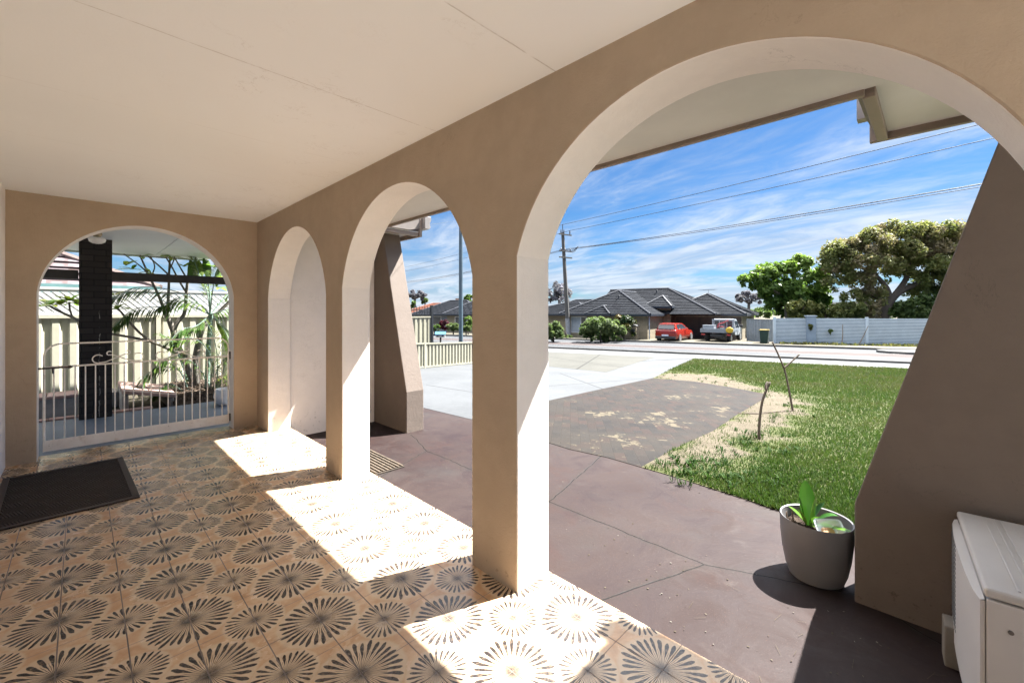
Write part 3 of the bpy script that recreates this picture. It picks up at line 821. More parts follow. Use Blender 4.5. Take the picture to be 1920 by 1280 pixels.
# gate
def m_gate():
    m, g, p = newmat('chipped_white_paint'); v = g.objc()
    n = g.noise(v, 30., 6, .75); n2 = g.noise(v, 7., 5, .6)
    c = g.mix(g.step(n2, .35, .7), (.78, .74, .69), (.86, .84, .80))
    c = g.mix(g.step(n, .64, .69, 0., .85), c, (.10, .06, .04))
    c = g.mix(g.step(g.noise(v, 11., 6, .7), .55, .75, 0., .45), c, (.36, .24, .15))
    fin(g, p, c, .5, g.bump(n, .004, .5)); return m
M_GATE = m_gate()
def gate():
    y = 6.09; x0, x1 = -.262, 1.262
    t = thing('garden_gate', 'white iron bar gate with scrolls filling the end wall arch', 'gate', (.5, y, 0))
    MB().bb((x0, y - .006, .05), (x1, y + .006, .155)).build('kick_plate', M_GATE, t, bevel=.003)
    f = MB()
    for x in (x0 + .008, x1 - .008): f.tube([(x, y, .155), (x, y, .88)], .010, 8)
    f.tube([(x0, y, .86), (x1, y, .86)], .009, 8)
    r = .12; top = 1.085; pts = [(x0 + .008, y, .87)]
    for k in range(9):
        a = math.pi - k / 8 * math.pi / 2; pts.append((x0 + .008 + r + r * math.cos(a), y, top - r + r * math.sin(a)))
    for k in range(9):
        a = math.pi / 2 - k / 8 * math.pi / 2; pts.append((x1 - .008 - r + r * math.cos(a), y, top - r + r * math.sin(a)))
    pts.append((x1 - .008, y, .87)); f.tube(pts, .008, 8)
    f.build('frame', M_GATE, t, smooth=True)
    n = 20
    for k in range(n):
        x = x0 + (x1 - x0) * (k + 1) / (n + 1)
        MB().tube([(x, y, .15), (x, y, .855)], .0055, 7).build('bar', M_GATE, t, smooth=True)
    for cx, sg in ((.12, 1), (.43, -1), (.62, 1), (.98, -1)):
        pts = []
        for k in range(15):
            a = R(330) - R(290) * k / 14; pts.append((cx + sg * -.0 + sg * .042 * math.cos(a) * -1 * -1, y, .918 + .042 * math.sin(a)))
        pts = [(cx + sg * .042 * math.cos(R(40) + R(250) * k / 14), y, .915 + .042 * math.sin(R(40) + R(250) * k / 14)) for k in range(15)]
        pts += [(cx + sg * .06, y, .882), (cx + sg * .13, y, .915), (cx + sg * .20, y, .95)]
        pts += [(cx + sg * (.225 + .02 * math.cos(R(-60) + R(200) * k / 7)), y, .968 + .02 * math.sin(R(-60) + R(200) * k / 7)) for k in range(8)]
        MB().tube(pts, .0055, 7).build('scroll', M_GATE, t, smooth=True)
    rust = simple('rusty_iron', (.06, .045, .038), .7, .3, 20)
    MB().bb((x0 - .03, y - .02, .845), (x0 + .20, y - .008, .862)).bb((x0 + .06, y - .024, .80), (x0 + .072, y - .006, .86)).bb((x0 + .17, y - .024, .84), (x0 + .19, y - .006, .868)).build('bolt', rust, t, bevel=.002)
    for z in (.12, .87):
        h = MB().tube([(x1 + .008, y, z - .045), (x1 + .008, y, z + .045)], .009, 8); h.bb((x1 + .01, y - .004, z - .03), (1.275, y + .004, z + .03)); h.build('hinge', rust, t)
gate()

# ribbed steel fences
M_CREAM = simple('cream_steel_sheet', (.28, .27, .21), .45, .05, 3, spec=.4)
def ribsheet(m, a, b, z0, z1, pitch=.19, depth=.035, up=None):
    """trapezoid-ribbed sheet between ground points a and b"""
    a, b = Vector(a), Vector(b); d = (b - a); L = d.length; d = d / L; nrm = Vector((-d.y, d.x, 0))
    prof = []; s = 0
    while s < L:
        for q, h in ((0, 0), (.40, 0), (.50, 1), (.90, 1)): 
            if s + q * pitch < L: prof.append((s + q * pitch, h * depth))
        s += pitch
    prof.append((L, 0))
    for (s0, h0), (s1, h1) in zip(prof, prof[1:]):
        p0 = a + d * s0 + nrm * h0; p1 = a + d * s1 + nrm * h1
        g0 = (b.z - a.z) * s0 / L; g1 = (b.z - a.z) * s1 / L
        m.face([(p0.x, p0.y, a.z + g0 + z0), (p1.x, p1.y, a.z + g1 + z0), (p1.x, p1.y, a.z + g1 + z1), (p0.x, p0.y, a.z + g0 + z1)])
    return m
def steelfence(name, label, a, b, h, mat, group=None, posts=(0, 1), pitch=.19, rail=True):
    a, b = Vector(a), Vector(b)
    t = thing(name, label, 'fence', a, group=group)
    ribsheet(MB(), a, b, .03, h - .02, pitch).build('sheet', mat, t)
    d = (b - a).normalized(); rot = Matrix.Rotation(math.atan2(d.y, d.x), 3, 'Z')
    for z in (h - .02, .04):
        MB().tube([a + Vector((0, 0, z)), b + Vector((0, 0, z))], .032, 4).build('rail', mat, t)
    for f in posts:
        p = a + (b - a) * f; MB().box((p.x, p.y, p.z + h / 2 - .01), (.07, .06, h + .03), rot).build('post', mat, t)
    return t
YF = 10.65
xp = ony(297, 600, YF).x
M_CREAM2 = simple('sunlit_cream_sheet', (.42, .41, .325), .45, .05, 3)  # lighter copy of the cream sheet, sunlight put into its colour
steelfence('side_fence', 'tall cream ribbed steel fence behind the patio planters', (-3.5, YF, -.12), (5.2, YF, -.12), 1.45, M_CREAM2, posts=[(xp + 3.5) / 8.7, .0, 1], pitch=.21)
# lattice on top
def lattice():
    t = thing('lattice_screen', 'white diamond lattice screen on top of the cream side fence', 'lattice', (0, YF + .02, 1.34))
    x0, x1, z0, z1 = -3.4, 3.4, 1.36, 1.80; m = MB(); hh = z1 - z0
    for s in (1, -1):
        x = x0 - hh
        while x < x1:
            y = YF + .03 + (.004 if s > 0 else -.004)
            xa, xb = (x, x + hh) if s > 0 else (x + hh, x)
            m.face([(xa - .040, y, z0), (xa + .040, y, z0), (xb + .040, y, z1), (xb - .040, y, z1)]); x += .105
    m.build('lattice', simple('white_lattice', (.5, .51, .5), .5, .05), t)
    for z in (z0, z1): MB().bb((x0, YF + .015, z - .02), (x1, YF + .045, z + .02)).build('lattice_rail', bpy.data.materials['white_lattice'], t)
lattice()

# roof builder, used by every neighbour
def m_rooftile(name, lo, hi, glint):
    m, g, p = newmat(name); u, v, _ = g.xyz(g.uv())
    cell = g.node('ShaderNodeTexWhiteNoise', noise_dimensions='2D')
    fu = g.m('FLOOR', g.m('DIVIDE', u, .30)); fv = g.m('FLOOR', g.m('DIVIDE', v, .33))
    g.put(cell.inputs['Vector'], g.comb(g.add(fu, g.mul(fv, .37)), fv))
    c = g.mix(cell.outputs[0], lo, hi)
    uu = g.sub(g.m('DIVIDE', u, .30), fu); vv = g.sub(g.m('DIVIDE', v, .33), fv)
    fl = g.mul(g.mul(g.step(uu, .15, .4), g.step(uu, .6, .85, 1., 0.)), g.step(vv, .45, .8, 1., 0.))  # sun glints on the tile barrels, painted as pale dashes
    c = g.mix(g.mul(fl, g.add(.35, g.mul(cell.outputs[0], .5))), c, glint)
    c = g.mix(g.step(g.noise(g.uv(), 2.5, 5, .7), .5, .75, 0., .3), c, tuple(q * .5 for q in lo))
    h = g.m('SINE', g.mul(u, 2 * math.pi / .30))
    fin(g, p, c, .8, g.bump(h, .010, .8), spec=.06)
    return m
def clip(poly, k, val, keep_hi):
    out = []; n = len(poly)
    for i in range(n):
        a, b = poly[i], poly[(i + 1) % n]; ia = (a[k] >= val) == keep_hi or a[k] == val; ib = (b[k] >= val) == keep_hi or b[k] == val
        if ia: out.append(a)
        if ia != ib:
            t = (val - a[k]) / (b[k] - a[k]); out.append(tuple(a[j] + t * (b[j] - a[j]) for j in range(2)))
    return out
def roofface(m, pts, course=.33, lift=.045):
    P = [Vector(p) for p in pts]; n = (P[1] - P[0]).cross(P[2] - P[0]).normalized()
    if n.z < 0: n = -n
    h = n.cross(Vector((0, 0, 1))).normalized(); s = h.cross(n)
    if s.z < 0: s = -s; h = -h
    o = P[0]; q = [((p - o).dot(h), (p - o).dot(s)) for p in P]
    v0 = min(a[1] for a in q); v1 = max(a[1] for a in q); k = 0
    while v0 + k * course < v1 - 1e-4:
        a, b = v0 + k * course, v0 + (k + 1) * course
        st = clip(clip(q, 1, a, True), 1, b, False)
        if len(st) >= 3:
            m.face([o + h * u + s * v + n * (lift * (1 - (v - a) / course)) for u, v in st], [(u + 20, v - v0) for u, v in st])
            lo = sorted([c for c in st if abs(c[1] - a) < 1e-5])
            if len(lo) >= 2:
                A, B = lo[0], lo[-1]
                m.face([o + h * A[0] + s * A[1], o + h * B[0] + s * B[1], o + h * B[0] + s * B[1] + n * lift, o + h * A[0] + s * A[1] + n * lift],
                       [(A[0] + 20, A[1] - v0 + .01)] * 2 + [(B[0] + 20, B[1] - v0 + .01)] * 2)
        k += 1
def hiproof(parent, faces, caps, mat, capmat, gut=None, gutmat=None, r=.09, course=.33):
    m = MB()
    for f in faces: roofface(m, f, course)
    ro = m.build('roof', mat, parent, local=True)
    m = MB()
    for a, b in caps: m.tube([Vector(a) + Vector((0, 0, .04)), Vector(b) + Vector((0, 0, .04))], r, 6)
    m.build('ridge_cap', capmat, ro, local=True)
    if gut:
        m = MB()
        for a, b in gut:
            a, b = Vector(a), Vector(b); d = (b - a); L = d.length; ang = math.atan2(d.y, d.x)
            c = (a + b) / 2; m.box((c.x, c.y, c.z - .05), (L, .12, .20), ang)
        m.build('gutter', gutmat, parent, local=True)
    return ro

# neighbour beyond the side fence
M_RT_SIDE = m_rooftile('weathered_brown_tiles', (.07, .05, .048), (.13, .11, .12), (.2, .18, .2))
t = thing('neighbour_house', 'neighbouring house with weathered tiled roof and teal gutter past the lattice', 'house', (0, 12.6, -.2))
g0 = ony(90, 536, 12.4); gz = g0.z; ge = ony(300, 541, 12.4)
L = lambda p: (p[0] - t.location.x, p[1] - t.location.y, p[2] - t.location.z)
MB().bb((-6, 12.9, -.2), (ge.x - .3, 13.1, gz - .03)).build('wall', simple('neighbour_wall', (.10, .095, .09), .7), t)  # dark wall colour stands in for the shade under the eaves
ap = (ge.x - 3.6, 16.0, gz + 1.75)
hiproof(t, [[L((-7, 12.4, gz)), L((ge.x, 12.4, gz)), L(ap), L((-7, 16.0, gz + 1.75))], [L((ge.x, 12.4, gz)), L((ge.x, 19.6, gz)), L(ap)]],
        [(L((ge.x, 12.4, gz)), L(ap))], M_RT_SIDE, simple('brown_ridge', (.14, .10, .09), .7), [(L((-7, 12.38, gz)), L((ge.x, 12.38, gz)))], simple('teal_gutter', (.13, .24, .24), .4), course=.32, r=.07)

# planters
M_PINK = m_concrete('pink_pavers', (.30, .185, .155), (.40, .28, .245), stain=.4)
M_GREYBL = m_concrete('grey_garden_blocks', (.22, .205, .19), (.32, .30, .28), stain=.6)
t = thing('garden_edging', 'low row of pink pavers along the edge of the blue patio', 'edging', (-.6, 8.45, -.1))
for k in range(11):
    x = -2.2 + k * .27
    if x + .26 > .95: break
    MB().bb((x, 8.372, -.15), (x + .262, 8.50, -.035)).build('paver', M_PINK, t, bevel=.008)
t = thing('planter_box', 'grey block planter capped with pale pavers left of the brick column', 'planter', (-.7, 9.3, -.12))
MB().bb((-1.7, 9.15, -.15), (-.03, 9.30, .12)).build('wall', M_GREYBL, t, bevel=.01)
for k in range(5): MB().bb((-1.7 + k * .335, 9.13, .123), (-1.7 + k * .335 + .325, 9.62, .165)).build('paver', M_PINK, t, bevel=.008)
t = thing('paver_stack', 'hollow stack of pinkish paving slabs right of the brick column', 'paver stack', (.55, 9.1, -.12))
MB().bb((.43, 8.62, -.15), (.50, 9.9, .135)).build('support', M_GREYBL, t, bevel=.008)
MB().bb((.98, 8.62, -.15), (1.04, 9.9, .03)).build('support', M_GREYBL, t, bevel=.008)
for i in range(2):
    for j in range(3):
        a = Vector((.43 + i * .33, 8.60 + j * .44, .14 - i * .075)); mm = MB(); mm.box((a.x + .16, a.y + .21, a.z + .02), (.325, .43, .045), Matrix.Rotation(.22, 3, 'Y')); mm.build('slab', M_PINK, t, bevel=.006)
MB().bb((-.03, 9.45, -.15), (.42, 9.9, .10)).build('support', M_GREYBL, t, bevel=.008)
# bed with mulch
def m_mulch():
    m, g, p = newmat('bark_mulch'); v = g.geo(); n = g.noise(v, 18., 6, .75); w = g.node('ShaderNodeTexVoronoi'); g.put(w.inputs['Vector'], v); w.inputs['Scale'].default_value = 26
    c = g.mix(w.outputs['Color'], (.018, .012, .009), (.10, .075, .055), 'MIX'); c = g.mix(.5, c, g.mix(n, (.02, .014, .01), (.085, .06, .045)))
    fin(g, p, c, .95, g.bump(g.add(n, w.outputs['Distance']), .05, 1.), spec=.2); return m
m = MB(); NXg, NYg = 26, 20
gx = [1.02 + (4.2 - 1.02) * i / NXg for i in range(NXg + 1)]; gy = [8.365 + (10.6 - 8.365) * j / NYg for j in range(NYg + 1)]
def bedz(x, y): 
    e = min(1, (y - 8.36) / .35) ; return -.13 + .16 * e * (1 + .5 * fbm(x, y, 2.)) + .03 * fbm(x, y, 9.)
for i in range(NXg):
    for j in range(NYg): m.face([(x, y, bedz(x, y)) for x, y in ((gx[i], gy[j]), (gx[i + 1], gy[j]), (gx[i + 1], gy[j + 1]), (gx[i], gy[j + 1]))])
tag(m.build('garden_bed', m_mulch(), smooth=True, angle=180), kind='structure')
M_LITTER = m_leaf('leaf_litter', [(.03, .02, .014), (.12, .085, .06), (.24, .19, .15)], .9, .1, .2)
V, F, T = [], [], []
for k in range(1500):
    x, y = random.uniform(1.03, 3.), random.uniform(8.42, 10.5); z = bedz(x, y) + .01; a = random.random() * 6.28; l = random.uniform(.015, .045); i = len(V)
    dx, dy = math.cos(a) * l, math.sin(a) * l; tz = random.uniform(-.012, .022)
    V += [(x - dx, y - dy, z), (x - dy * .4, y + dx * .4, z + .008), (x + dx, y + dy, z + tz), (x + dy * .4, y - dx * .4, z + .004)]; F.append((i, i + 1, i + 2, i + 3)); T.append(random.random() ** 1.5)
leafmesh('leaf_litter', V, F, T, M_LITTER, kind='stuff')

# ------------------------------------------------------------------ plants of the side yard
M_BARK = simple('grey_bark', (.15, .135, .115), .9, .3, 18, .5, 60)
M_BARKD = simple('dark_bark', (.062, .050, .042), .9, .35, 14, .5, 40)
def smoothpath(pts, n=6):
    P = [Vector(p) for p in pts]; out = []
    for i in range(len(P) - 1):
        p0 = P[max(0, i - 1)]; p1 = P[i]; p2 = P[i + 1]; p3 = P[min(len(P) - 1, i + 2)]
        for k in range(n):
            t = k / n; t2, t3 = t * t, t * t * t
            out.append(.5 * ((2 * p1) + (p2 - p0) * t + (2 * p0 - 5 * p1 + 4 * p2 - p3) * t2 + (3 * p1 - p0 - 3 * p2 + p3) * t3))
    out.append(P[-1]); return out
def limb(m, pts, r0, r1, n=8, k=5):
    q = smoothpath(pts, k); m.tube(q, [r0 + (r1 - r0) * i / (len(q) - 1) for i in range(len(q))], n)
def broadleaf(V, F, T, base, d, L, w, tint, droop=.5, fold=.25, up=Vector((0, 0, 1)), n=6):
    d = Vector(d).normalized(); side = d.cross(up)
    if side.length < .1: side = d.cross(Vector((1, 0, 0)))
    side.normalize(); nrm = side.cross(d).normalized(); i0 = len(V)
    for k in range(n + 1):
        t = k / n; ww = w * (math.sin(math.pi * min(1, t * .93 + .05)) ** .75) * (1 if t < .97 else .2)
        c = Vector(base) + d * (L * t * (1 - .15 * droop * t)) - Vector((0, 0, 1)) * (L * droop * .55 * t * t)
        V += [tuple(c + side * ww + nrm * ww * fold), tuple(c), tuple(c - side * ww + nrm * ww * fold)]
    for k in range(n):
        a = i0 + k * 3; F += [(a, a + 1, a + 4, a + 3), (a + 1, a + 2, a + 5, a + 4)]; T += [tint, max(0, tint - .08)]
M_FRANGI = m_leaf('frangipani_leaves', [(.07, .16, .012), (.17, .32, .03), (.32, .42, .05), (.42, .36, .08)], .4, .5)
def P10(px, py, y=9.9): return tuple(ony(px, py, y))
def frangipani():
    t = thing('frangipani_tree', 'bare branching frangipani tree with grey limbs before the cream side fence', 'tree', tuple(ony(373, 752, 9.75)))
    A = [P10(372, 756, 9.75), P10(365, 723), P10(351, 692), P10(336, 654), P10(319, 605), P10(307, 580)]
    m = MB(); limb(m, A, .075, .035)
    limb(m, [P10(370, 735, 9.8), P10(365, 689, 9.7), P10(372, 642, 9.7), P10(384, 610, 9.8), P10(410, 585, 9.8), P10(436, 560, 9.8)], .06, .025)
    limb(m, [P10(349, 690, 9.9), P10(346, 664, 9.6), P10(329, 660, 9.5), P10(282, 640, 9.3), P10(205, 625, 9.3)], .035, .018)
    limb(m, [P10(282, 639, 9.3), P10(258, 620, 9.2), P10(221, 578, 9.2)], .022, .014)
    limb(m, [P10(325, 622), P10(332, 605), P10(346, 586), P10(350, 543), P10(357, 488)], .04, .02)
    limb(m, [P10(307, 580), P10(300, 560), P10(281, 520), P10(262, 478)], .028, .012)
    limb(m, [P10(313, 592), P10(316, 550), P10(317, 514), P10(319, 478)], .026, .014)
    limb(m, [P10(317, 516), P10(300, 500), P10(277, 480)], .016, .010)
    limb(m, [P10(349, 548), P10(335, 525), P10(322, 500), P10(308, 478)], .018, .010)
    limb(m, [P10(352, 525), P10(340, 505), P10(328, 484)], .016, .010)
    limb(m, [P10(318, 505), P10(325, 490), P10(330, 470)], .012, .008)
    limb(m, [P10(285, 530), P10(270, 505), P10(232, 476)], .014, .008)
    limb(m, [P10(282, 520), P10(290, 500), P10(282, 480)], .012, .008)
    m.build('trunk', M_BARK, t, smooth=True, angle=180)
    V, F, T = [], [], []
    for px, py, n in ((248, 505, 4), (283, 512, 4), (236, 498, 3), (322, 520, 3), (215, 553, 6), (222, 575, 5), (360, 500, 5), (300, 520, 3), (262, 482, 4), (319, 482, 5), (330, 472, 4), (308, 482, 4), (345, 500, 5), (400, 500, 8), (420, 520, 8), (410, 540, 6), (218, 580, 8), (212, 560, 6)):
        for k in range(n):
            b = Vector(P10(px, py, 9.7)); a = random.random() * 6.28
            broadleaf(V, F, T, b, (math.cos(a), math.sin(a) * .6, random.uniform(-.1, .7)), random.uniform(.14, .26), random.uniform(.028, .045), random.uniform(.2, 1.), .4)
    leafmesh('leaves', V, F, T, M_FRANGI, t)
    t = thing('frangipani_tree', 'small frangipani with bright green leaf rosette left of the brick column', 'tree', tuple(ony(178, 745, 9.7)))
    m = MB(); limb(m, [P10(178, 745, 9.7), P10(172, 660, 9.8), P10(160, 612, 9.9), P10(140, 597, 10.1), P10(110, 583, 10.2), P10(92, 573, 10.2)], .035, .014)
    limb(m, [P10(136, 595, 10.12), P10(131, 580, 10.12), P10(130, 566, 10.12)], .014, .012)
    m.build('trunk', M_BARK, t, smooth=True, angle=180)
    V, F, T = [], [], []
    for px, py, n in ((92, 572, 13), (130, 564, 15), (112, 572, 9), (144, 570, 8), (76, 575, 7)):
        for k in range(n):
            b = Vector(P10(px, py, 10.15)); a = random.random() * 6.28
            broadleaf(V, F, T, b, (math.cos(a), math.sin(a), random.uniform(.1, 1.1)), random.uniform(.16, .28), random.uniform(.032, .05), random.uniform(.3, .85), .5)
    leafmesh('leaves', V, F, T, M_FRANGI, t)
frangipani()
M_PALM = m_leaf('palm_leaflets', [(.025, .060, .016), (.05, .105, .022), (.10, .17, .032), (.20, .24, .055)], .4, .35)
M_PALMST = simple('waxy_palm_stem', (.16, .23, .19), .45, .15, 10)
def frond(V, F, T, mst, pts, L0, tint, n=34, hang=.6):
    q = smoothpath(pts, 10); mst.tube(q, [.012 - .009 * i / (len(q) - 1) for i in range(len(q))], 5)
    for k in range(n):
        f = .18 + .82 * k / (n - 1); i = min(len(q) - 2, int(f * (len(q) - 1))); c = q[i] + (q[i + 1] - q[i]) * (f * (len(q) - 1) - i)
        tn = (q[i + 1] - q[i]).normalized(); sd = tn.cross(Vector((0, 0, 1)));
        if sd.length < .15: sd = tn.cross(Vector((0, 1, 0)))
        sd.normalize(); ln = L0 * (math.sin(math.pi * (.12 + .80 * f)) ** .7)
        for sg in (1, -1):
            d = (sd * sg * .8 + tn * .75 + Vector((0, 0, .15 - hang * random.uniform(.4, 1.2)))).normalized(); w = .011 * random.uniform(.8, 1.3)
            u = d.cross(Vector((0, 0, 1))); u = u.normalized() if u.length > .1 else sd; a = len(V); e = c + d * ln - Vector((0, 0, ln * .18)); mid = c + d * ln * .5
            V += [tuple(c), tuple(mid + u * w), tuple(e), tuple(mid - u * w)]; F.append((a, a + 1, a + 2, a + 3)); T.append(tint + random.uniform(-.2, .25))
def palm():
    YPm = 9.45; base = ony(388, 752, YPm)
    t = thing('palm_tree', 'slender palm with waxy blue green stem and arching fronds beyond the gate', 'palm', tuple(base))
    m = MB(); q = [P10(388, 754, YPm), P10(389, 700, YPm), P10(391, 650, YPm), P10(394, 610, YPm), P10(395, 588, YPm)]
    limb(m, q, .043, .036, 10); limb(m, [P10(394, 596, YPm), P10(394, 560, YPm), P10(391, 528, YPm)], .02, .008)
    m.build('stem', M_PALMST, t, smooth=True, angle=180)
    c = (394, 590); V, F, T = [], [], []; ms = MB()
    for pts, L0, ti, h in (([c, (355, 556), (300, 540), (250, 540), (207, 560)], .42, .35, .8), ([c, (345, 570), (300, 575), (250, 580), (215, 612)], .36, .25, .9),
                        ([c, (370, 610), (340, 618), (318, 640)], .34, .35, .7), ([c, (398, 550), (405, 515), (418, 490)], .36, .7, .5), ([c, (388, 545), (372, 510), (362, 480)], .32, .65, .4),
                        ([c, (420, 560), (440, 545), (460, 550)], .40, .6, .7), ([c, (410, 585), (432, 580), (455, 600)], .36, .5, .8), ([c, (372, 570), (335, 560), (300, 575)], .34, .6, .7), ([c, (415, 610), (430, 640), (440, 680)], .3, .6, .5)):
        dy = random.uniform(-.5, .35); pp = [P10(x, y, YPm + dy * i / (len(pts) - 1)) for i, (x, y) in enumerate(pts)]
        frond(V, F, T, ms, pp, L0, ti, 40, h)
    for pts, L0, ti in (([(405, 745), (400, 690), (385, 650), (352, 632), (322, 650)], .32, .6), ([(398, 748), (380, 700), (350, 672), (318, 668), (292, 690)], .30, .5), ([(408, 745), (420, 690), (436, 655), (448, 640)], .3, .7), ([(404, 745), (408, 680), (400, 630), (385, 600)], .3, .75), ([(352, 715), (330, 690), (300, 690), (272, 705), (258, 735)], .26, .3), ([(352, 715), (335, 665), (322, 640), (300, 625)], .30, .55), ([(400, 748), (405, 700), (425, 670), (445, 660)], .3, .75), ([(402, 748), (412, 715), (430, 700), (450, 705)], .28, .8),
                        ([(398, 748), (396, 705), (410, 665), (420, 640)], .28, .7), ([(345, 735), (320, 720), (300, 728), (285, 745)], .2, .5), ([(410, 748), (418, 720), (432, 712), (442, 722)], .25, .75), ([(356, 740), (340, 700), (318, 680), (292, 676)], .25, .5)):
        yb = 9.3; pp = [P10(x, y, yb - .25 * i / (len(pts) - 1)) for i, (x, y) in enumerate(pts)]
        frond(V, F, T, ms, pp, L0, ti, 30, .6)
    ms.build('frond_stalks', M_PALMST, t, smooth=True, angle=180)
    leafmesh('fronds', V, F, T, M_PALM, t)
    # broad hanging leaves near the soffit
    t = thing('banana_plant', 'plant with broad hanging green leaves under the patio soffit edge', 'plant', tuple(ony(432, 750, 9.9)))
    m = MB(); limb(m, [P10(434, 750, 9.9), P10(436, 600, 9.9), P10(425, 520, 9.9), P10(400, 480, 9.8), P10(380, 470, 9.8)], .04, .015); m.build('stem', M_PALMST, t, smooth=True, angle=180)
    V, F, T = [], [], []
    for px, py, l, ti in ((358, 488, .42, .55), (366, 486, .38, .7), (382, 484, .46, .35), (390, 488, .34, .6), (412, 500, .4, .6), (425, 515, .4, .7), (372, 488, .3, .8)):
        broadleaf(V, F, T, P10(px, py, 9.75), (random.uniform(-.2, .2), -.25, -1), l, .055, ti, .1, .3, up=Vector((0, 1, 0)))
    leafmesh('leaves', V, F, T, M_PALM, t)
palm()
t = thing('white_pot', 'round white pot on the blue patio behind the gate hinge post', 'pot', (1.62, 7.95, ZP))
MB().lathe([(.10, 0), (.15, .05), (.18, .13), (.165, .22), (.15, .25), (.135, .25), (.12, .2)], (1.62, 7.95, ZP)).build('pot_body', simple('white_glaze', (.72, .71, .70), .3), t, smooth=True)

# ------------------------------------------------------------------ things on the porch and forecourt
def m_mat(name, col, pitch, stripes=False):
    m, g, p = newmat(name); v = g.objc(); x, y, z = g.xyz(v)
    n = g.noise(v, 60., 4, .7)
    if stripes: h = g.m('SINE', g.mul(x, 2 * math.pi / pitch))
    else:
        bx = g.m('FLOOR', g.m('DIVIDE', x, .105)); by = g.m('FLOOR', g.m('DIVIDE', y, .105))
        k = g.m('MODULO', g.m('ABSOLUTE', g.add(bx, by)), 2.)
        q = g.add(g.mul(g.add(x, g.mul(y, .25)), k), g.mul(g.add(y, g.mul(x, .25)), g.sub(1., k)))
        h = g.m('SINE', g.mul(q, 2 * math.pi / pitch))
    c = g.mix(g.step(h, -.6, .6), tuple(q * .35 for q in col), col); c = g.mix(g.step(n, .62, .75, 0., .35), c, (.16, .12, .09))
    fin(g, p, c, .8, g.bump(g.add(h, g.mul(n, .4)), .006, .9), spec=.3); return m
M_MAT = m_mat('brown_rubber_ribs', (.048, .031, .025), .016)
t = thing('doormat', 'dark brown ribbed rubber doormat on the flower tiles', 'doormat', (-.075, 4.88, 0), R(1.5))
MB().bb((-.37, -.64, .001), (.37, .64, .008)).build('mat_base', M_MAT, t, local=True, bevel=.003)
m = MB()
for a, b in (((-.37, -.64), (.37, -.60)), ((-.37, .60), (.37, .64)), ((-.37, -.597), (-.33, .597)), ((.33, -.597), (.37, .597))): m.bb((*a, .0082), (*b, .013))
m.build('border', simple('rubber_border', (.045, .030, .025), .6, .2, 20), t, local=True, bevel=.003)
t = thing('slatted_mat', 'dark striped outdoor mat on the concrete beside the second arch pillar', 'doormat', (2.03, 4.05, APR))
MB().bb((1.80, 3.70, APR + .003), (2.235, 4.39, APR + .011)).build('mat_base', simple('coir_base', (.035, .027, .020), .95, .4, 30), t, bevel=.003)
for k in range(11): MB().bb((1.815 + k * .039, 3.71, APR + .0112), (1.835 + k * .039, 4.38, APR + .022)).build('slat', simple('coir_slat_%d' % k if False else 'coir_slat', (.075, .058, .042), .95, .4, 30), t, bevel=.003)

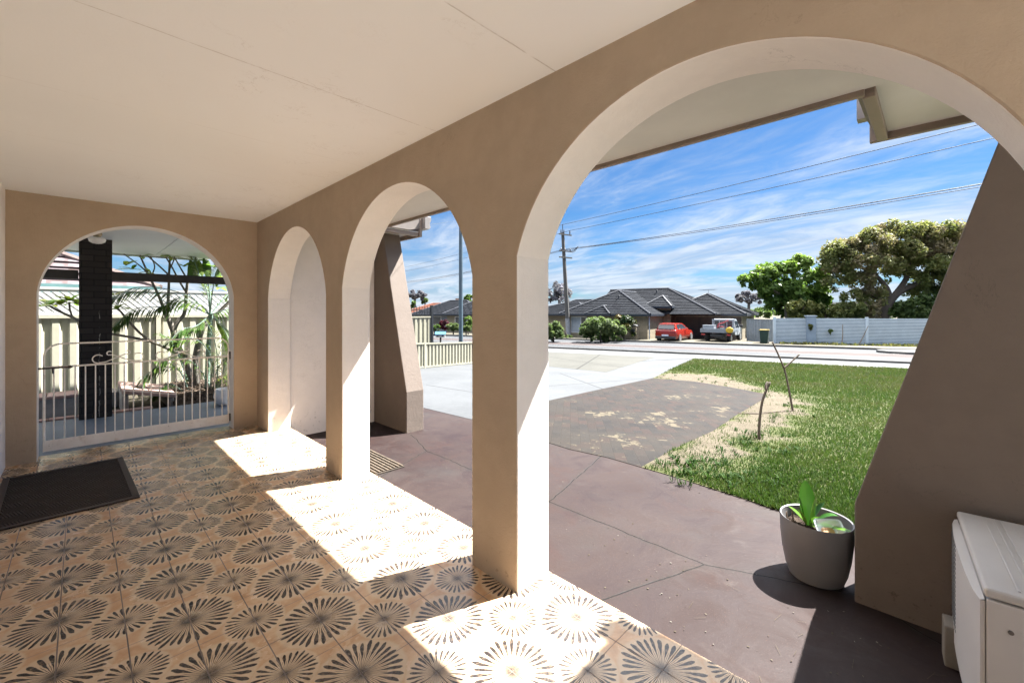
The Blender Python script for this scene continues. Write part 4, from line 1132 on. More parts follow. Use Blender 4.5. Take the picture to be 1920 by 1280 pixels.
def pot():
    c = Vector((2.99, .492, APR))
    t = thing('planter_pot', 'smooth grey tapered planter pot beside the slanted buttress wall', 'pot', c)
    prof = [(.119, 0), (.132, .004), (.149, .053), (.165, .139), (.175, .235), (.178, .330), (.176, .336), (.169, .332), (.166, .267), (.160, .25), (.01, .25)]
    MB().lathe(prof, c, 56).build('pot_body', simple('grey_plastic', (.17, .166, .172), .45, .06, 4, .05, 200), t, smooth=True)
    m = MB(); n = 24
    for j in range(n):
        for r0, r1 in ((.0, .05), (.05, .10), (.10, .158)):
            a0, a1 = 6.283 * j / n, 6.283 * (j + 1) / n
            z = lambda r, a: c.z + .268 + .012 * math.sin(a * 5 + r * 60) * (r > .01)
            m.face([(c.x + r * math.cos(a), c.y + r * math.sin(a), z(r, a)) for r, a in ((r0, a0), (r1, a0), (r1, a1), (r0, a1))])
    m.build('soil', bpy.data.materials['bark_mulch'], t)
    # canna-like plant
    b = Vector((3.005, .53, c.z + .27))
    t2 = thing('potted_plant', 'young plant with upright glossy green leaves growing in the grey pot', 'plant', b)
    V, F, T = [], [], []
    for d, L_, w, ti, dr, dx in (((-.02, .06, 1), .27, .042, .2, .02, (0, 0)), ((-.02, -.10, 1), .20, .024, .85, .08, (-.01, -.02)), ((.1, -.55, .85), .24, .030, .45, .65, (0, -.02)), ((-.1, .55, .70), .15, .026, .8, .3, (0, .01)), ((-.25, -.95, .40), .24, .026, .75, .25, (0, -.02)), ((.3, -.4, 1), .20, .024, .3, .3, (.02, 0)), ((-.3, .25, .9), .14, .020, .9, .25, (-.01, .01)), ((-.3, -.35, .9), .17, .020, .6, .5, (-.01, -.01)), ((.1, .2, 1), .19, .022, .35, .1, (.01, .01))):
        broadleaf(V, F, T, b + Vector((*dx, 0)), d, L_, w, ti, dr, .35, n=8)
    leafmesh('leaves', V, F, T, m_leaf('glossy_leaves', [(.022, .075, .010), (.05, .15, .018), (.16, .27, .03)], .3, .3), t2)
    m = MB()
    for a, h in ((0, .10), (1.2, .07), (2.3, .09), (3.6, .06), (5, .05)):
        p = Vector((2.955 + .022 * math.cos(a), .595 + .025 * math.sin(a), c.z + .25)); m.tube([p, p + Vector((.004, .01, h * .6)), p + Vector((random.uniform(-.012, .012), .015, h))], [.006, .005, .003], 6)
    m.build('cut_stems', simple('dry_stem', (.12, .085, .06), .85, .3, 30), t2, smooth=True)
    # take-away tub leaning inside the rim
    q = Vector((2.955, .430, c.z + .285))
    t3 = thing('plastic_tub', 'clear plastic food tub leaning inside the grey pot', 'container', q)
    M = Matrix.Rotation(R(-50), 3, 'Z') @ Matrix.Rotation(R(48), 3, 'X')
    def ring(w, h, z, r=.018):
        w *= .88; h *= .88; z *= .88; out = []
        for cx, cy, a0 in ((w - r, h - r, 0), (-w + r, h - r, 90), (-w + r, -h + r, 180), (w - r, -h + r, 270)):
            for k in range(5): a = R(a0 + 90 * k / 4); out.append(q + M @ Vector((cx + r * math.cos(a), cy + r * math.sin(a), z)))
        return out
    rings = [ring(.060, .046, .0), ring(.064, .05, .004), ring(.076, .062, -.042 + .10 - .02), ring(.084, .070, .040), ring(.084, .070, .043)]
    m = MB(); i0 = 0
    for rg in rings: m.v += [tuple(p) for p in rg]
    k = len(rings[0])
    for a in range(len(rings) - 1):
        for j in range(k): m.f.append((a * k + j, a * k + (j + 1) % k, (a + 1) * k + (j + 1) % k, (a + 1) * k + j))
    m.f.append(tuple(range(k)))
    mm, g, p = newmat('cloudy_plastic'); fin(g, p, (.72, .80, .86), .18, spec=.5); p.inputs['Transmission Weight'].default_value = .45; p.inputs['IOR'].default_value = 1.25
    m.build('tub', mm, t3, smooth=True, angle=50)
    m = MB(); m.v = [tuple(p) for p in ring(.040, .028, .006)] + [tuple(p) for p in ring(.034, .022, .016)]
    for j in range(k): m.f.append((j, (j + 1) % k, k + (j + 1) % k, k + j))
    m.f.append(tuple(range(k, 2 * k))); m.build('food_remains', simple('brown_remains', (.42, .26, .13), .8, .2, 40), t3, smooth=True)
pot()

def aircon():
    a = math.atan2(-.042, -.682)          # x' runs from the buttress towards the porch
    t = thing('air_conditioner', 'white outdoor air conditioner unit beside the shaded buttress wall', 'air conditioner', (2.835, -.072, APR), a)
    M_AC = simple('ac_enamel', (.56, .545, .535), .35, .04, 4, dirt=((.3, .25, .2), .25)); M_ACF = simple('ac_plastic', (.62, .605, .60), .4, .03, 4)
    ww, dd, z0, z1 = .725, .31, .10, .612
    # local: x' 0..ww, y' 0 (grille side, facing the driveway) .. dd
    MB().bb((.004, .004, z0), (ww - .004, dd, z1 - .035)).build('cabinet', M_AC, t, local=True, bevel=.012, seg=3)
    MB().bb((0, -.004, z1 - .032), (ww + .004, dd + .004, z1)).build('top_panel', M_AC, t, local=True, bevel=.010, seg=3)
    m = MB()
    for y in (.075, .105): m.bb((.03, y, z1 + .0005), (ww - .03, y + .008, z1 + .005))
    m.bb((.03, .125, z1 + .0005), (ww - .03, dd - .02, z1 + .006)); m.build('top_ridges', M_AC, t, local=True, bevel=.003)
    # bowed front grille
    m = MB(); n = 14; prof = [(x, -.012 - .020 * math.sin(math.pi * min(1, max(0, x / ww))) ** .5) for x in [ww * i / n for i in range(n + 1)]]
    for (xa, ya), (xb, yb) in zip(prof, prof[1:]):
        m.face([(xa, ya, z0 + .02), (xb, yb, z0 + .02), (xb, yb, z1 - .045), (xa, ya, z1 - .045)])
        m.face([(xa, ya, z1 - .045), (xb, yb, z1 - .045), (xb, -.001, z1 - .04), (xa, -.001, z1 - .04)])
    m.face([(0, -.012, z0 + .02), (0, -.012, z1 - .045), (0, 0, z1 - .045), (0, 0, z0 + .02)]); m.face([(ww, -.012, z0 + .02), (ww, -.012, z1 - .045), (ww, 0, z1 - .045), (ww, 0, z0 + .02)])
    fg = m.build('front_grille', M_ACF, t, local=True, smooth=True, angle=50)
    m = MB()
    for k in range(20):
        z = z0 + .10 + k * .0185
        for i in range(7):
            xa = .04 + i * .036; ya = -.0133 - .020 * math.sin(math.pi * (xa + .018) / ww) ** .5; m.bb((xa, ya, z), (xa + .036, ya + .006, z + .007))
    m.build('grille_slots', simple('slot_grey', (.10, .10, .10), .8), fg, local=True)
    # service end cover facing the porch: seam, recess, screw
    MB().bb((ww - .003, .002, z0 + .005), (ww + .006, .085, z1 - .036)).build('corner_cover', M_ACF, t, local=True, bevel=.004)
    sp = MB().bb((ww - .003, .088, z0 + .005), (ww + .005, dd - .002, z1 - .036)).build('service_panel', M_AC, t, local=True, bevel=.004)
    MB().bb((ww + .0055, .14, z0 + .06), (ww + .010, dd - .04, z1 - .10)).build('service_cover', M_AC, sp, local=True, bevel=.004)
    m = MB(); m.tube([(ww + .004, .055, z1 - .12), (ww + .010, .055, z1 - .12)], .007, 10); m.build('screw', simple('screw_steel', (.2, .18, .17), .4, metal=.7), t, local=True)
    for x in (.10, ww - .12): MB().bb((x, .02, .045), (x + .05, dd - .02, .0985)).build('foot', simple('foot_black', (.04, .04, .042), .7), t, local=True, bevel=.004)
    t2 = thing('concrete_block', 'small grey block on the concrete in front of the air conditioner', 'block', (2.665, -.065, APR))
    MB().box((2.67, -.06, APR + .089), (.105, .075, .176), R(4)).build('block', m_concrete('block_concrete', (.16, .145, .125), (.22, .20, .175), stain=.4), t2, bevel=.006)
aircon()

# sticks planted in the lawn
def tdepth(p): return p.x * cT + p.y * sT
M_STICK = simple('bare_stick_bark', (.085, .062, .045), .85, .3, 25, .5, 90)
def stick(label, paths, r):
    b = ong(*paths[0][0]); td = tdepth(b)
    t = thing('stick', label, 'stick', b, group='bare cuttings planted in the lawn')
    m = MB()
    for k, path in enumerate(paths):
        pts = [att(px, py, td + .02 * i) for i, (px, py) in enumerate(path)]
        if k == 0: pts[0] = b - Vector((0, 0, .02))
        limb(m, pts, r if k == 0 else r * .8, r * .7)
    m.build('stick_wood', M_STICK, t, smooth=True, angle=180)
stick('short curved bare cutting standing in the sandy strip', [[(1423, 824), (1424, 792), (1430, 750), (1444, 716)], [(1436, 730), (1436, 722), (1439, 716)]], .018)
stick('taller forked bare cutting standing on the lawn edge', [[(1487, 771), (1480, 735), (1474, 705), (1470, 689)], [(1470, 690), (1459, 664), (1448, 641)], [(1470, 690), (1484, 678), (1499, 664)]], .018)
p = [ong(1384, 776), ong(1420, 777), ong(1455, 773), ong(1490, 771)]
tag(MB().tube([q + Vector((0, 0, .012)) for q in p], .008, 6).build('fallen_twig', M_STICK, loc=p[0]), 'thin dark twig lying on sand between the two cuttings', 'twig')

# flecks and dry leaves on the concrete
V, F, T = [], [], []
for k in range(260):
    x, y = random.uniform(1.8, 4.5), random.uniform(-.3, 5.6)
    if k < 170: x, y = random.choice(((2.6, .2), (2.49, 1.4), (2.1, 1.1), (2.55, 3.2), (2.3, .0)));  x += random.gauss(0, .16); y += random.gauss(0, .35)
    if x < 1.79 or (x > 2.84 and y < .34): continue
    l = random.uniform(.002, .008); a = random.random() * 6.28; dx, dy = math.cos(a) * l, math.sin(a) * l; e = random.choice((.3, .5, .8)); i = len(V)
    V += [(x - dx, y - dy, APR + .003), (x + dy * e, y - dx * e, APR + .004), (x + dx, y + dy, APR + .006), (x - dy * e, y + dx * e, APR + .004)]; F.append((i, i + 1, i + 2, i + 3)); T.append(random.random())
for k in range(26):
    x, y = random.uniform(1.85, 2.65), random.uniform(-.2, .9); a = random.random() * 6.28; l = random.uniform(.03, .08); i = len(V); w = .0012
    V += [(x, y, APR + .004), (x + math.cos(a) * l, y + math.sin(a) * l, APR + .008), (x + math.cos(a) * l - math.sin(a) * w, y + math.sin(a) * l + math.cos(a) * w, APR + .008), (x - math.sin(a) * w, y + math.cos(a) * w, APR + .004)]; F.append((i, i + 1, i + 2, i + 3)); T.append(.45)
leafmesh('debris', V, F, T, m_leaf('dry_flecks', [(.03, .022, .016), (.09, .075, .05), (.20, .19, .17)], .9, .05, .2), kind='stuff')

# ------------------------------------------------------------------ across the street: houses
HA = R(-80.5)                                   # facade direction
AX, AY = math.cos(HA), math.sin(HA); BX, BY = -AY, AX
class Local:
    """frame of a house: x along its front to the right, y away from us, z up"""
    def __init__(s, o): s.o = Vector(o)
    def __call__(s, px, py, y):
        d = ray(px, py); b0 = (s.o.x * BX + s.o.y * BY) + y
        t = b0 / (d.x * BX + d.y * BY); p = Vector((0, 0, EYE)) + d * t
        q = p - s.o; return (q.x * AX + q.y * AY, y, q.z)
def m_block(name, lo, hi, mort):
    m, g, p = newmat(name); v = g.objc(); x, y, z = g.xyz(v)
    b = g.node('ShaderNodeTexBrick'); g.put(b.inputs['Vector'], g.comb(g.add(x, y), z))
    b.inputs['Scale'].default_value = 1; b.inputs['Brick Width'].default_value = .46; b.inputs['Row Height'].default_value = .172
    b.inputs['Mortar Size'].default_value = .010; b.inputs['Color1'].default_value = (*lo, 1); b.inputs['Color2'].default_value = (*hi, 1); b.inputs['Mortar'].default_value = (*mort, 1)
    n = g.noise(v, 2.5, 5, .7); c = g.mix(g.step(n, .5, .75, 0., .35), b.outputs['Color'], tuple(q * .6 for q in lo))
    fin(g, p, c, .85, g.bump(g.mul(b.outputs['Fac'], -1.), .02, .6), spec=.25); return m
M_BLOCK = m_block('cream_blockwork', (.20, .175, .125), (.25, .215, .155), (.155, .135, .10))
M_RT = m_rooftile('charcoal_tiles', (.007, .0085, .012), (.013, .0155, .021), (.028, .030, .034))
M_CAP = simple('dark_ridge', (.016, .020, .030), .6); M_GUT = simple('navy_gutter', (.012, .018, .028), .45)
M_GLASS = simple('dark_glass', (.05, .06, .07), .08, .2, 2, spec=.6); M_FRAMEW = simple('white_frame', (.60, .60, .60), .5)
O1 = onz(1215, 638, ROAD_Z); Q = Local(O1)
house = thing('brick_house', 'cream block house with charcoal hipped tile roofs and double garage across the road', 'house', O1, HA)
EZ = 2.16
def qz(px, py, y, z): a = Q(px, py, y); return (a[0], y, z)
# left wing
fl, fr = qz(1048, 589, -.4, EZ), qz(1219.5, 589, -.4, EZ); hw = (fr[0] - fl[0]) / 2
apx = Q(1169, 545, 3.6); zr1 = apx[2]; ap = ((fl[0] + fr[0]) / 2, 3.7, zr1); apb = (ap[0], 9, zr1)
bl, br = (fl[0], 12.4, EZ), (fr[0], 12.4, EZ)
hiproof(house, [[fl, fr, ap], [fr, br, apb, ap], [bl, fl, ap, apb]], [(fl, ap), (fr, ap), (ap, apb)], M_RT, M_CAP, [(fl, fr), ((fr[0], fr[1], EZ), (fr[0], 4.2, EZ))], M_GUT)
# little hip over the bay window
bl_, br_, bt = Q(1096, 588, -.62), Q(1143, 588, -.62), Q(1128, 573.5, .2)
b0, b1, b2 = (bl_[0], -.62, EZ + .02), (br_[0], -.62, EZ + .02), ((bl_[0] + br_[0]) / 2 + .2, .35, EZ + .72); b3 = (b2[0], 1.6, EZ + .78)
hiproof(house, [[b0, b1, b2], [b1, (b1[0], .6, EZ + .3), b3, b2], [(b0[0], .6, EZ + .3), b0, b2, b3]], [(b0, b2), (b1, b2), (b2, b3)], M_RT, M_CAP, [(b0, b1)], M_GUT, r=.07)
# main ridge behind
r0, r1 = Q(1186, 545.5, 9.), Q(1265, 540, 9.); m0, m1 = (r0[0] - 2.5, 9., r1[2] - .05), (r1[0] - .6, 9., r1[2] - .05)
dz = m1[2] - EZ; f0, f1 = (m0[0], 9 - dz / .48, EZ), (m1[0] + dz / .48, 9 - dz / .48, EZ); bk = (m1[0] + dz / .48, 9 + dz / .48, EZ)
hiproof(house, [[f0, f1, m1, m0], [f1, bk, m1]], [(m0, m1), (m1, f1), (m1, bk)], M_RT, M_CAP)
# entry hip
e0, e1, et = Q(1205, 575, 3.9), Q(1259, 575, 3.9), Q(1241, 559.5, 5.6)
ez = e0[2]; e0 = (e0[0], 3.9, ez); e1 = (e1[0], 3.9, ez); et = ((e0[0] + e1[0]) / 2, 5.7, ez + 1.0); eb = (et[0], 9., ez + 1.0)
hiproof(house, [[e0, e1, et], [e1, (e1[0], 9., ez), eb, et], [(e0[0], 9., ez), e0, et, eb]], [(e0, et), (e1, et), (et, eb)], M_RT, M_CAP, [(e0, e1), (e1, (e1[0], 7, ez))], M_GUT, r=.08)
# garage
g0, g1 = qz(1231, 589.5, 6.2, EZ + .0), qz(1399, 589.5, 6.2, EZ + .0); ghw = (g1[0] - g0[0]) / 2
gt = Q(1334, 549.5, 10.2); gp = ((g0[0] + g1[0]) / 2, 6.2 + ghw, gt[2] - .1); gq = (gp[0], gp[1] + 1.2, gp[2]); gb0, gb1 = (g0[0], 16., EZ), (g1[0], 16., EZ)
hiproof(house, [[g0, g1, gp], [g1, gb1, gq, gp], [gb0, g0, gp, gq]], [(g0, gp), (g1, gp), (gq, gb1), (gp, gq)], M_RT, M_CAP, [(g0, g1), (g1, gb1)], M_GUT)
# walls
wl = fl[0] + .4; wr = fr[0] - .35
def xat(px, y): return Q(px, 600, y)[0]
def wallbox(x0, x1, y0, y1, z0=-.2, z1=EZ - .03): return MB().bb((x0, y0, z0), (x1, y1, z1))
xw0, xw1 = xat(1070, 0), xat(1100, 0)
m = MB(); m.bb((wl, 0, -.2), (xw0, .2, EZ - .03)); m.bb((xw0, 0, -.2), (xw1, .2, .45)); m.bb((xw0, 0, 1.95), (xw1, .2, EZ - .03)); m.bb((xw1, 0, -.2), (wr, .2, EZ - .03)); m.bb((wl, .2, -.2), (wl + .2, 12, EZ - .03)); m.bb((wr - .2, .2, -.2), (wr, 6, EZ - .03))
m.build('wall', M_BLOCK, house, local=True)
wi = MB(); wi.bb((xw0, .06, .45), (xw0 + .07, .14, 1.95)); wi.bb((xw1 - .07, .06, .45), (xw1, .14, 1.95)); wi.bb((xw0, .06, 1.89), (xw1, .14, 1.95)); wi.bb((xw0, .06, .45), (xw1, .14, .51)); xm = xw0 + (xw1 - xw0) * .62; wi.bb((xm - .04, .06, .51), (xm + .04, .14, 1.89))
wi = wi.build('window', M_FRAMEW, house, local=True)
MB().bb((xw0 + .07, .09, .51), (xm - .04, .10, 1.89)).build('blind', simple('pale_blind', (.34, .38, .42), .6), wi, local=True)
MB().bb((xm + .04, .095, .51), (xw1 - .07, .105, 1.89)).build('pane', M_GLASS, wi, local=True)
# entry wall with arch
xa0, xa1 = xat(1220.5, 4.3), xat(1239.5, 4.3); ew0, ew1 = xat(1207, 4.3), xat(1257, 4.3)
poly = [(ew0, -.2), (xa0, -.2), (xa0, 1.75)]
for k in range(9): a = math.pi - math.pi * k / 8; poly.append(((xa0 + xa1) / 2 + (xa1 - xa0) / 2 * math.cos(a), 1.75 + .32 * math.sin(a)))
poly += [(xa1, 1.75), (xa1, -.2), (ew1, -.2), (ew1, ez - .05), (ew0, ez - .05)]
m = MB(); m.prism([(x, 4.3, z) for x, z in poly], (0, .25, 0)); m.build('entry_wall', M_BLOCK, house, local=True)
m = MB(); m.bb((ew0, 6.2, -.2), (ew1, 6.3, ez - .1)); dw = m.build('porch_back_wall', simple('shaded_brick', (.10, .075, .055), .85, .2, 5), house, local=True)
MB().tube([(xat(1217.5, -.08), -.08, -.1), (xat(1217.5, -.08), -.08, EZ - .2)], .05, 8).build('downpipe', simple('grey_downpipe', (.22, .25, .30), .5), house, local=True)
# garage front
gw0, gw1 = g0[0] + .35, g1[0] - .35; gy = 6.6; d0x, d1x = xat(1255, gy), xat(1390, gy)
m = MB(); m.bb((gw0, gy, -.2), (d0x, gy + .25, EZ - .05)); m.bb((d1x, gy, -.2), (gw1, gy + .25, EZ - .05)); m.bb((d0x, gy, 1.93), (d1x, gy + .25, EZ - .05)); m.bb((gw1 - .25, gy + .25, -.2), (gw1, 15.6, EZ - .05)); m.bb((gw0, gy + .25, -.2), (gw0 + .25, 12, EZ - .05))
m.build('garage_wall', M_BLOCK, house, local=True)
gd = MB()
for k in range(14): gd.bb((d0x, gy + .12, -.1 + k * .146), (d1x, gy + .16, -.1 + k * .146 + .1455))
gd = gd.build('garage_door', simple('brown_roller_door', (.062, .046, .038), .6, .1, 2), house, local=True)
MB().bb((d0x + (d1x - d0x) * .42, gy + .06, -.1), (d0x + (d1x - d0x) * .46, gy + .115, 1.93)).build('door_post', simple('dark_post', (.05, .04, .035), .6), gd, local=True)
xl_ = xat(1247.5, gy); m = MB(); m.lathe([(.05, 0), (.09, .10), (.06, .24), (.02, .28)], (xl_, gy - .11, 1.42), 10); m.build('wall_lamp', simple('black_lamp', (.015, .015, .016), .4), house, local=True)
for px, py, y in ((1160, 559, 2.2), (1231, 549, 8)):
    a = Q(px, py, y); m = MB(); m.tube([(a[0], y, a[2] - .5), (a[0], y, a[2] + .2), (a[0] + .1, y - .1, a[2] + .26)], .06, 8); m.build('roof_vent', M_CAP, house, local=True)
a = Q(1334, 549, 10.2); m = MB(); x0 = gp[0] + .1
m.tube([(x0, gp[1], gp[2]), (x0, gp[1], gp[2] + .45)], .018, 5)
for k, l in enumerate((.9, .75, .6, .5)): m.tube([(x0 - l, gp[1] - .4 + .25 * k, gp[2] + .42), (x0 + l, gp[1] - .4 + .25 * k, gp[2] + .42)], .010, 4)
m.tube([(x0, gp[1] - .5, gp[2] + .42), (x0, gp[1] + .5, gp[2] + .42)], .012, 4); m.build('aerial', simple('aerial_metal', (.25, .25, .27), .4, metal=.6), house, local=True)

def simplehouse(name, label, c, rz, w, d, eave, rise, mat, wallm, gut=M_GUT, cap=M_CAP, ridge=.4):
    """hip-roofed house: front eave centre c, width w, depth d"""
    t = thing(name, label, 'house', c, rz); x0, x1 = -w / 2, w / 2; hy = d / 2; rx = max(.3, w / 2 - hy * .9) if w > d * .9 else .2
    A, B, C, D = (x0, 0, eave), (x1, 0, eave), (x1, d, eave), (x0, d, eave); P, Q_ = (-rx, hy, eave + rise), (rx, hy, eave + rise)
    hiproof(t, [[A, B, Q_, P], [B, C, Q_], [D, A, P], [C, D, P, Q_]], [(A, P), (B, Q_), (P, Q_), (C, Q_), (D, P)], mat, cap, [(A, B), (B, C), (D, A)], gut)
    m = MB(); m.bb((x0 + .4, .4, -.3), (x1 - .4, d - .4, eave - .03)); m.build('wall', wallm, t, local=True)
    for k in range(2):
        xx = x0 + w * (.25 + .4 * k); wn = MB(); wn.bb((xx, .33, .75), (xx + 1.5, .395, 1.85)); wn = wn.build('window', M_FRAMEW, t, local=True); MB().bb((xx + .07, .31, .82), (xx + 1.43, .325, 1.78)).build('pane', M_GLASS, wn, local=True)
    return t
# houses left of the pole
c = att(1036, 592, 46); c.z = ROAD_Z
simplehouse('dark_roof_house', 'low charcoal roofed house partly hidden left of the leaning power pole', c, HA, 10, 9, 2.1, 1.25, M_RT, M_BLOCK)
c = att(1085, 592, 60); c.z = ROAD_Z
simplehouse('grey_roof_house', 'distant grey roofed house peeping over between pole and brick house', c, HA, 15, 10, 2.1, 2.05, M_RT, M_BLOCK)
# through the middle arch
M_RED = m_rooftile('terracotta_tiles', (.105, .038, .024), (.15, .06, .038), (.18, .09, .065))
c = att(846, 585, 66); c.z = ROAD_Z
t = simplehouse('red_roof_house', 'red tiled house with a chimney behind the grey roof in the middle arch', c, R(-62), 19, 9, 2.0, 1.75, M_RED, simple('pale_wall', (.24, .24, .245), .8), cap=simple('red_ridge', (.22, .09, .06), .7))
MB().bb((-1.1, 4.0, 3.2), (-.2, 4.8, 4.55)).build('chimney', m_block('brick_chimney', (.22, .15, .10), (.28, .19, .13), (.2, .17, .14)), t, local=True)
c = att(838, 588.5, 52); c.z = ROAD_Z
t = simplehouse('blue_roof_house', 'slate blue roofed house with pale wall behind the shrubs in the middle arch', c, R(-58), 9.5, 8, 2.05, 1.75, M_RT, simple('pale_blue_wall', (.20, .215, .235), .8))
c = att(872, 589, 47); c.z = ROAD_Z
simplehouse('gabled_house', 'small grey roofed house with cream wall right of the light pole', c, R(-62), 5.5, 6, 2.1, 1.45, M_RT, M_BLOCK)

# ------------------------------------------------------------------ fences, gates, letterboxes
M_BACK = simple('gap_shade_sheet', (.085, .11, .135), .6, .06, 2)  # darker sheet paints the shadow gaps between the slats
M_SLAT = simple('blue_white_slats', (.43, .51, .58), .5, .06, 2)
A_, B_ = onz(1450.5, 645.5, ROAD_Z), onz(1760, 651.5, ROAD_Z); B_ = A_ + (B_ - A_) * 1.25
t = thing('slat_fence', 'long pale blue horizontal slat fence along the far footpath below the big tree', 'fence', A_)
d = (B_ - A_); L_ = d.length; d.normalize(); rot = Matrix.Rotation(math.atan2(d.y, d.x), 3, 'Z'); Hf = 1.93
def fpos(px): 
    q = ray(px, 620); n = Vector((-d.y, d.x, 0)); return (A_.dot(n)) / (q.x * n.x + q.y * n.y) * q + Vector((0, 0, EYE))
posts = [(fpos(px) - A_).to_2d().length for px in (1452, 1520, 1625)] + [L_ - .1]
for (s0, s1) in zip(posts, posts[1:]):
    m = MB()
    for k in range(19):
        c = A_ + d * ((s0 + s1) / 2) + Vector((0, 0, .09 + k * .0995)); m.box(c, (s1 - s0 - .08, .018, .066), rot)
    c = A_ + d * ((s0 + s1) / 2) + Vector((0, 0, .99)) + Vector((-d.y, d.x, 0)) * .016; bk = MB().box(c, (s1 - s0 - .08, .006, 1.86), rot)
    pn = m.build('slat_panel', M_SLAT, t); bk.build('backing_sheet', M_BACK, pn)
for s_ in (posts[0], posts[2], posts[3]):
    c = A_ + d * s_; m = MB().box((c.x, c.y, c.z + 1.0), (.16, .14, 2.02), rot); m.build('post', M_SLAT, t)
c = A_ + d * posts[1]
t = thing('masonry_pillar', 'blue grey rendered pillar with flat cap standing in the slat fence', 'pillar', c)
M_BLUEP = simple('blue_grey_render', (.20, .26, .33), .8, .08, 3)
MB().box((c.x, c.y, c.z + 1.02), (.55, .42, 2.06), rot).build('shaft', M_BLUEP, t, bevel=.02); MB().box((c.x, c.y, c.z + 2.08), (.66, .52, .07), rot).build('cap', M_BLUEP, t, bevel=.01)
# grey sheet gate between house and slat fence
a, b = onz(1401, 642, ROAD_Z), onz(1449, 644.5, ROAD_Z); a = a + ray(1401, 600).normalized() * 1.5; b = b + ray(1449, 600).normalized() * 1.2; a.z = b.z = ROAD_Z + .02
steelfence('grey_gate', 'grey ribbed steel side gate between the garage and the slat fence', a, b, 1.78, simple('grey_steel', (.20, .225, .245), .5), posts=(0, .55, 1))
# cream fences by the driveway
fa = fenceA + (fenceA - fenceB) * 1.0; fa.z = terr(fa.x, fa.y); fb = fenceB + (fenceB - fenceA) * .9; fb.z = terr(fb.x, fb.y)
steelfence('boundary_fence', 'low cream ribbed steel fence along the far side of the driveway', fa, fb, .80, M_CREAM, posts=(.0, (fenceA + (fenceB - fenceA) * .10 - fa).length / (fb - fa).length, 1), pitch=.165)
p1 = att(808.5, 640, 16.3); p0 = att(752, 640, 15.2); p0.z = p1.z = terr(p1.x, p1.y) - .05; hh = 1.4 - (593 - HY) / F_PX * 16.3 - p1.z
steelfence('neighbour_fence', 'taller cream ribbed steel fence with black spiked rail beyond the low one', p0, p1, hh, M_CREAM, posts=(0,), pitch=.21)
t = thing('spiked_railing', 'black spiked steel railing and post standing over the taller cream fence', 'railing', p1)
MK = simple('black_steel', (.012, .014, .018), .4); dd = (p1 - p0).normalized()
q = p1 + dd * .03; ptop = 1.4 - (572 - HY) / F_PX * 16.3
MB().box((q.x, q.y, (q.z + ptop) / 2), (.09, .09, ptop - q.z)).build('post', MK, t)
m = MB()
for z in (hh + .08, hh + .24): m.tube([p0 + Vector((0, 0, z)), p1 + Vector((0, 0, z))], .02, 4)
for k in range(11):
    c = p0 + (p1 - p0) * ((k + .5) / 11); m.tube([c + Vector((0, 0, hh + .02)), c + Vector((0, 0, hh + .33)), c + Vector((0, 0, hh + .40))], [.014, .014, .003], 5)
m.build('railing', MK, t)
# letterbox on the near verge
lp = att(826, 640, 17.2); g_ = terr(lp.x, lp.y)
t = thing('letterbox', 'small white letterbox with blue roof on a post beyond the low cream fence', 'letterbox', (lp.x, lp.y, g_))
lz = 1.4 - (632 - HY) / F_PX * 17.2
MB().box((lp.x, lp.y, (g_ + lz) / 2), (.05, .05, lz - g_)).build('post', MK, t)
rr_ = Matrix.Rotation(R(-40), 3, 'Z')
MB().box((lp.x, lp.y, lz + .06), (.36, .22, .12), rr_).build('box_body', simple('white_box', (.34, .34, .33), .5), t)
m = MB()
for sx in (-1, 1): m.box(Vector((lp.x, lp.y, lz + .165)) + rr_ @ Vector((0, sx * .075, 0)), (.42, .19, .02), rr_ @ Matrix.Rotation(-sx * R(32), 3, 'X'))
m.build('lid', simple('bright_blue_roof', (.03, .14, .32), .45), t)
for px in (-.10, .09): m = MB(); m.tube([Vector((lp.x, lp.y, lz + .06)) + rr_ @ Vector((px, -.108, 0)), Vector((lp.x, lp.y, lz + .06)) + rr_ @ Vector((px, -.116, 0))], .03, 10); m.build('slot', MK, t)
# brick letterbox pillar and low wall in front of the brick house
c = onz(1188, 638, ROAD_Z); c = c - ray(1188, 600).normalized() * .4; c.z = ROAD_Z
t = thing('letterbox_pillar', 'cream brick letterbox pillar with curved cap beside a low wall', 'letterbox', c, HA)
MB().bb((-.30, -.26, 0), (.30, .26, 1.22)).build('shaft', M_BLOCK, t, local=True)
m = MB(); m.prism([(.36 * math.cos(R(180 - 20 * k)), -.30, 1.223 + .12 * math.sin(R(180 - 20 * k))) for k in range(10)], (0, .60, 0)); m.build('cap', M_PATH, t, local=True)
MB().bb((-.17, -.275, .72), (.19, -.262, .98)).build('number_plate', simple('dark_plate', (.03, .035, .045), .4), t, local=True)
MB().bb((-3.2, -.10, 0), (-.303, .10, .42)).build('low_wall', M_BLOCK, t, local=True)

# ------------------------------------------------------------------ poles and wires
M_POLE = simple('weathered_pole_wood', (.07, .068, .066), .85, .25, 6, .4, 30, stretch=(6, 6, .6))
pb = onz(1066, 633, ROAD_Z); tp = tdepth(pb)
t = thing('power_pole', 'leaning weathered timber power pole with crossarms across the road', 'pole', pb)
ptp = att(1055, 436, tp)
MB().tube([pb, pb + (ptp - pb) * .5, ptp], [.21, .18, .14], 12).build('shaft', M_POLE, t, smooth=True)
def along(py): f = (py - 633) / (436 - 633); return pb + (ptp - pb) * f
WD = Vector((math.cos(R(78.9)), math.sin(R(78.9)), 0)); WN = Vector((WD.y, -WD.x, 0))
for f, l, py in ((0, 1, 0),):
    w = along(597); m = MB(); m.tube([pb + Vector((.02, -.02, 0)), w], [.235, .215], 12); m.build('base_sleeve', simple('white_sleeve', (.22, .23, .25), .55, .2, 5), t, smooth=True)
M_INS = simple('dark_insulator', (.05, .05, .055), .3)
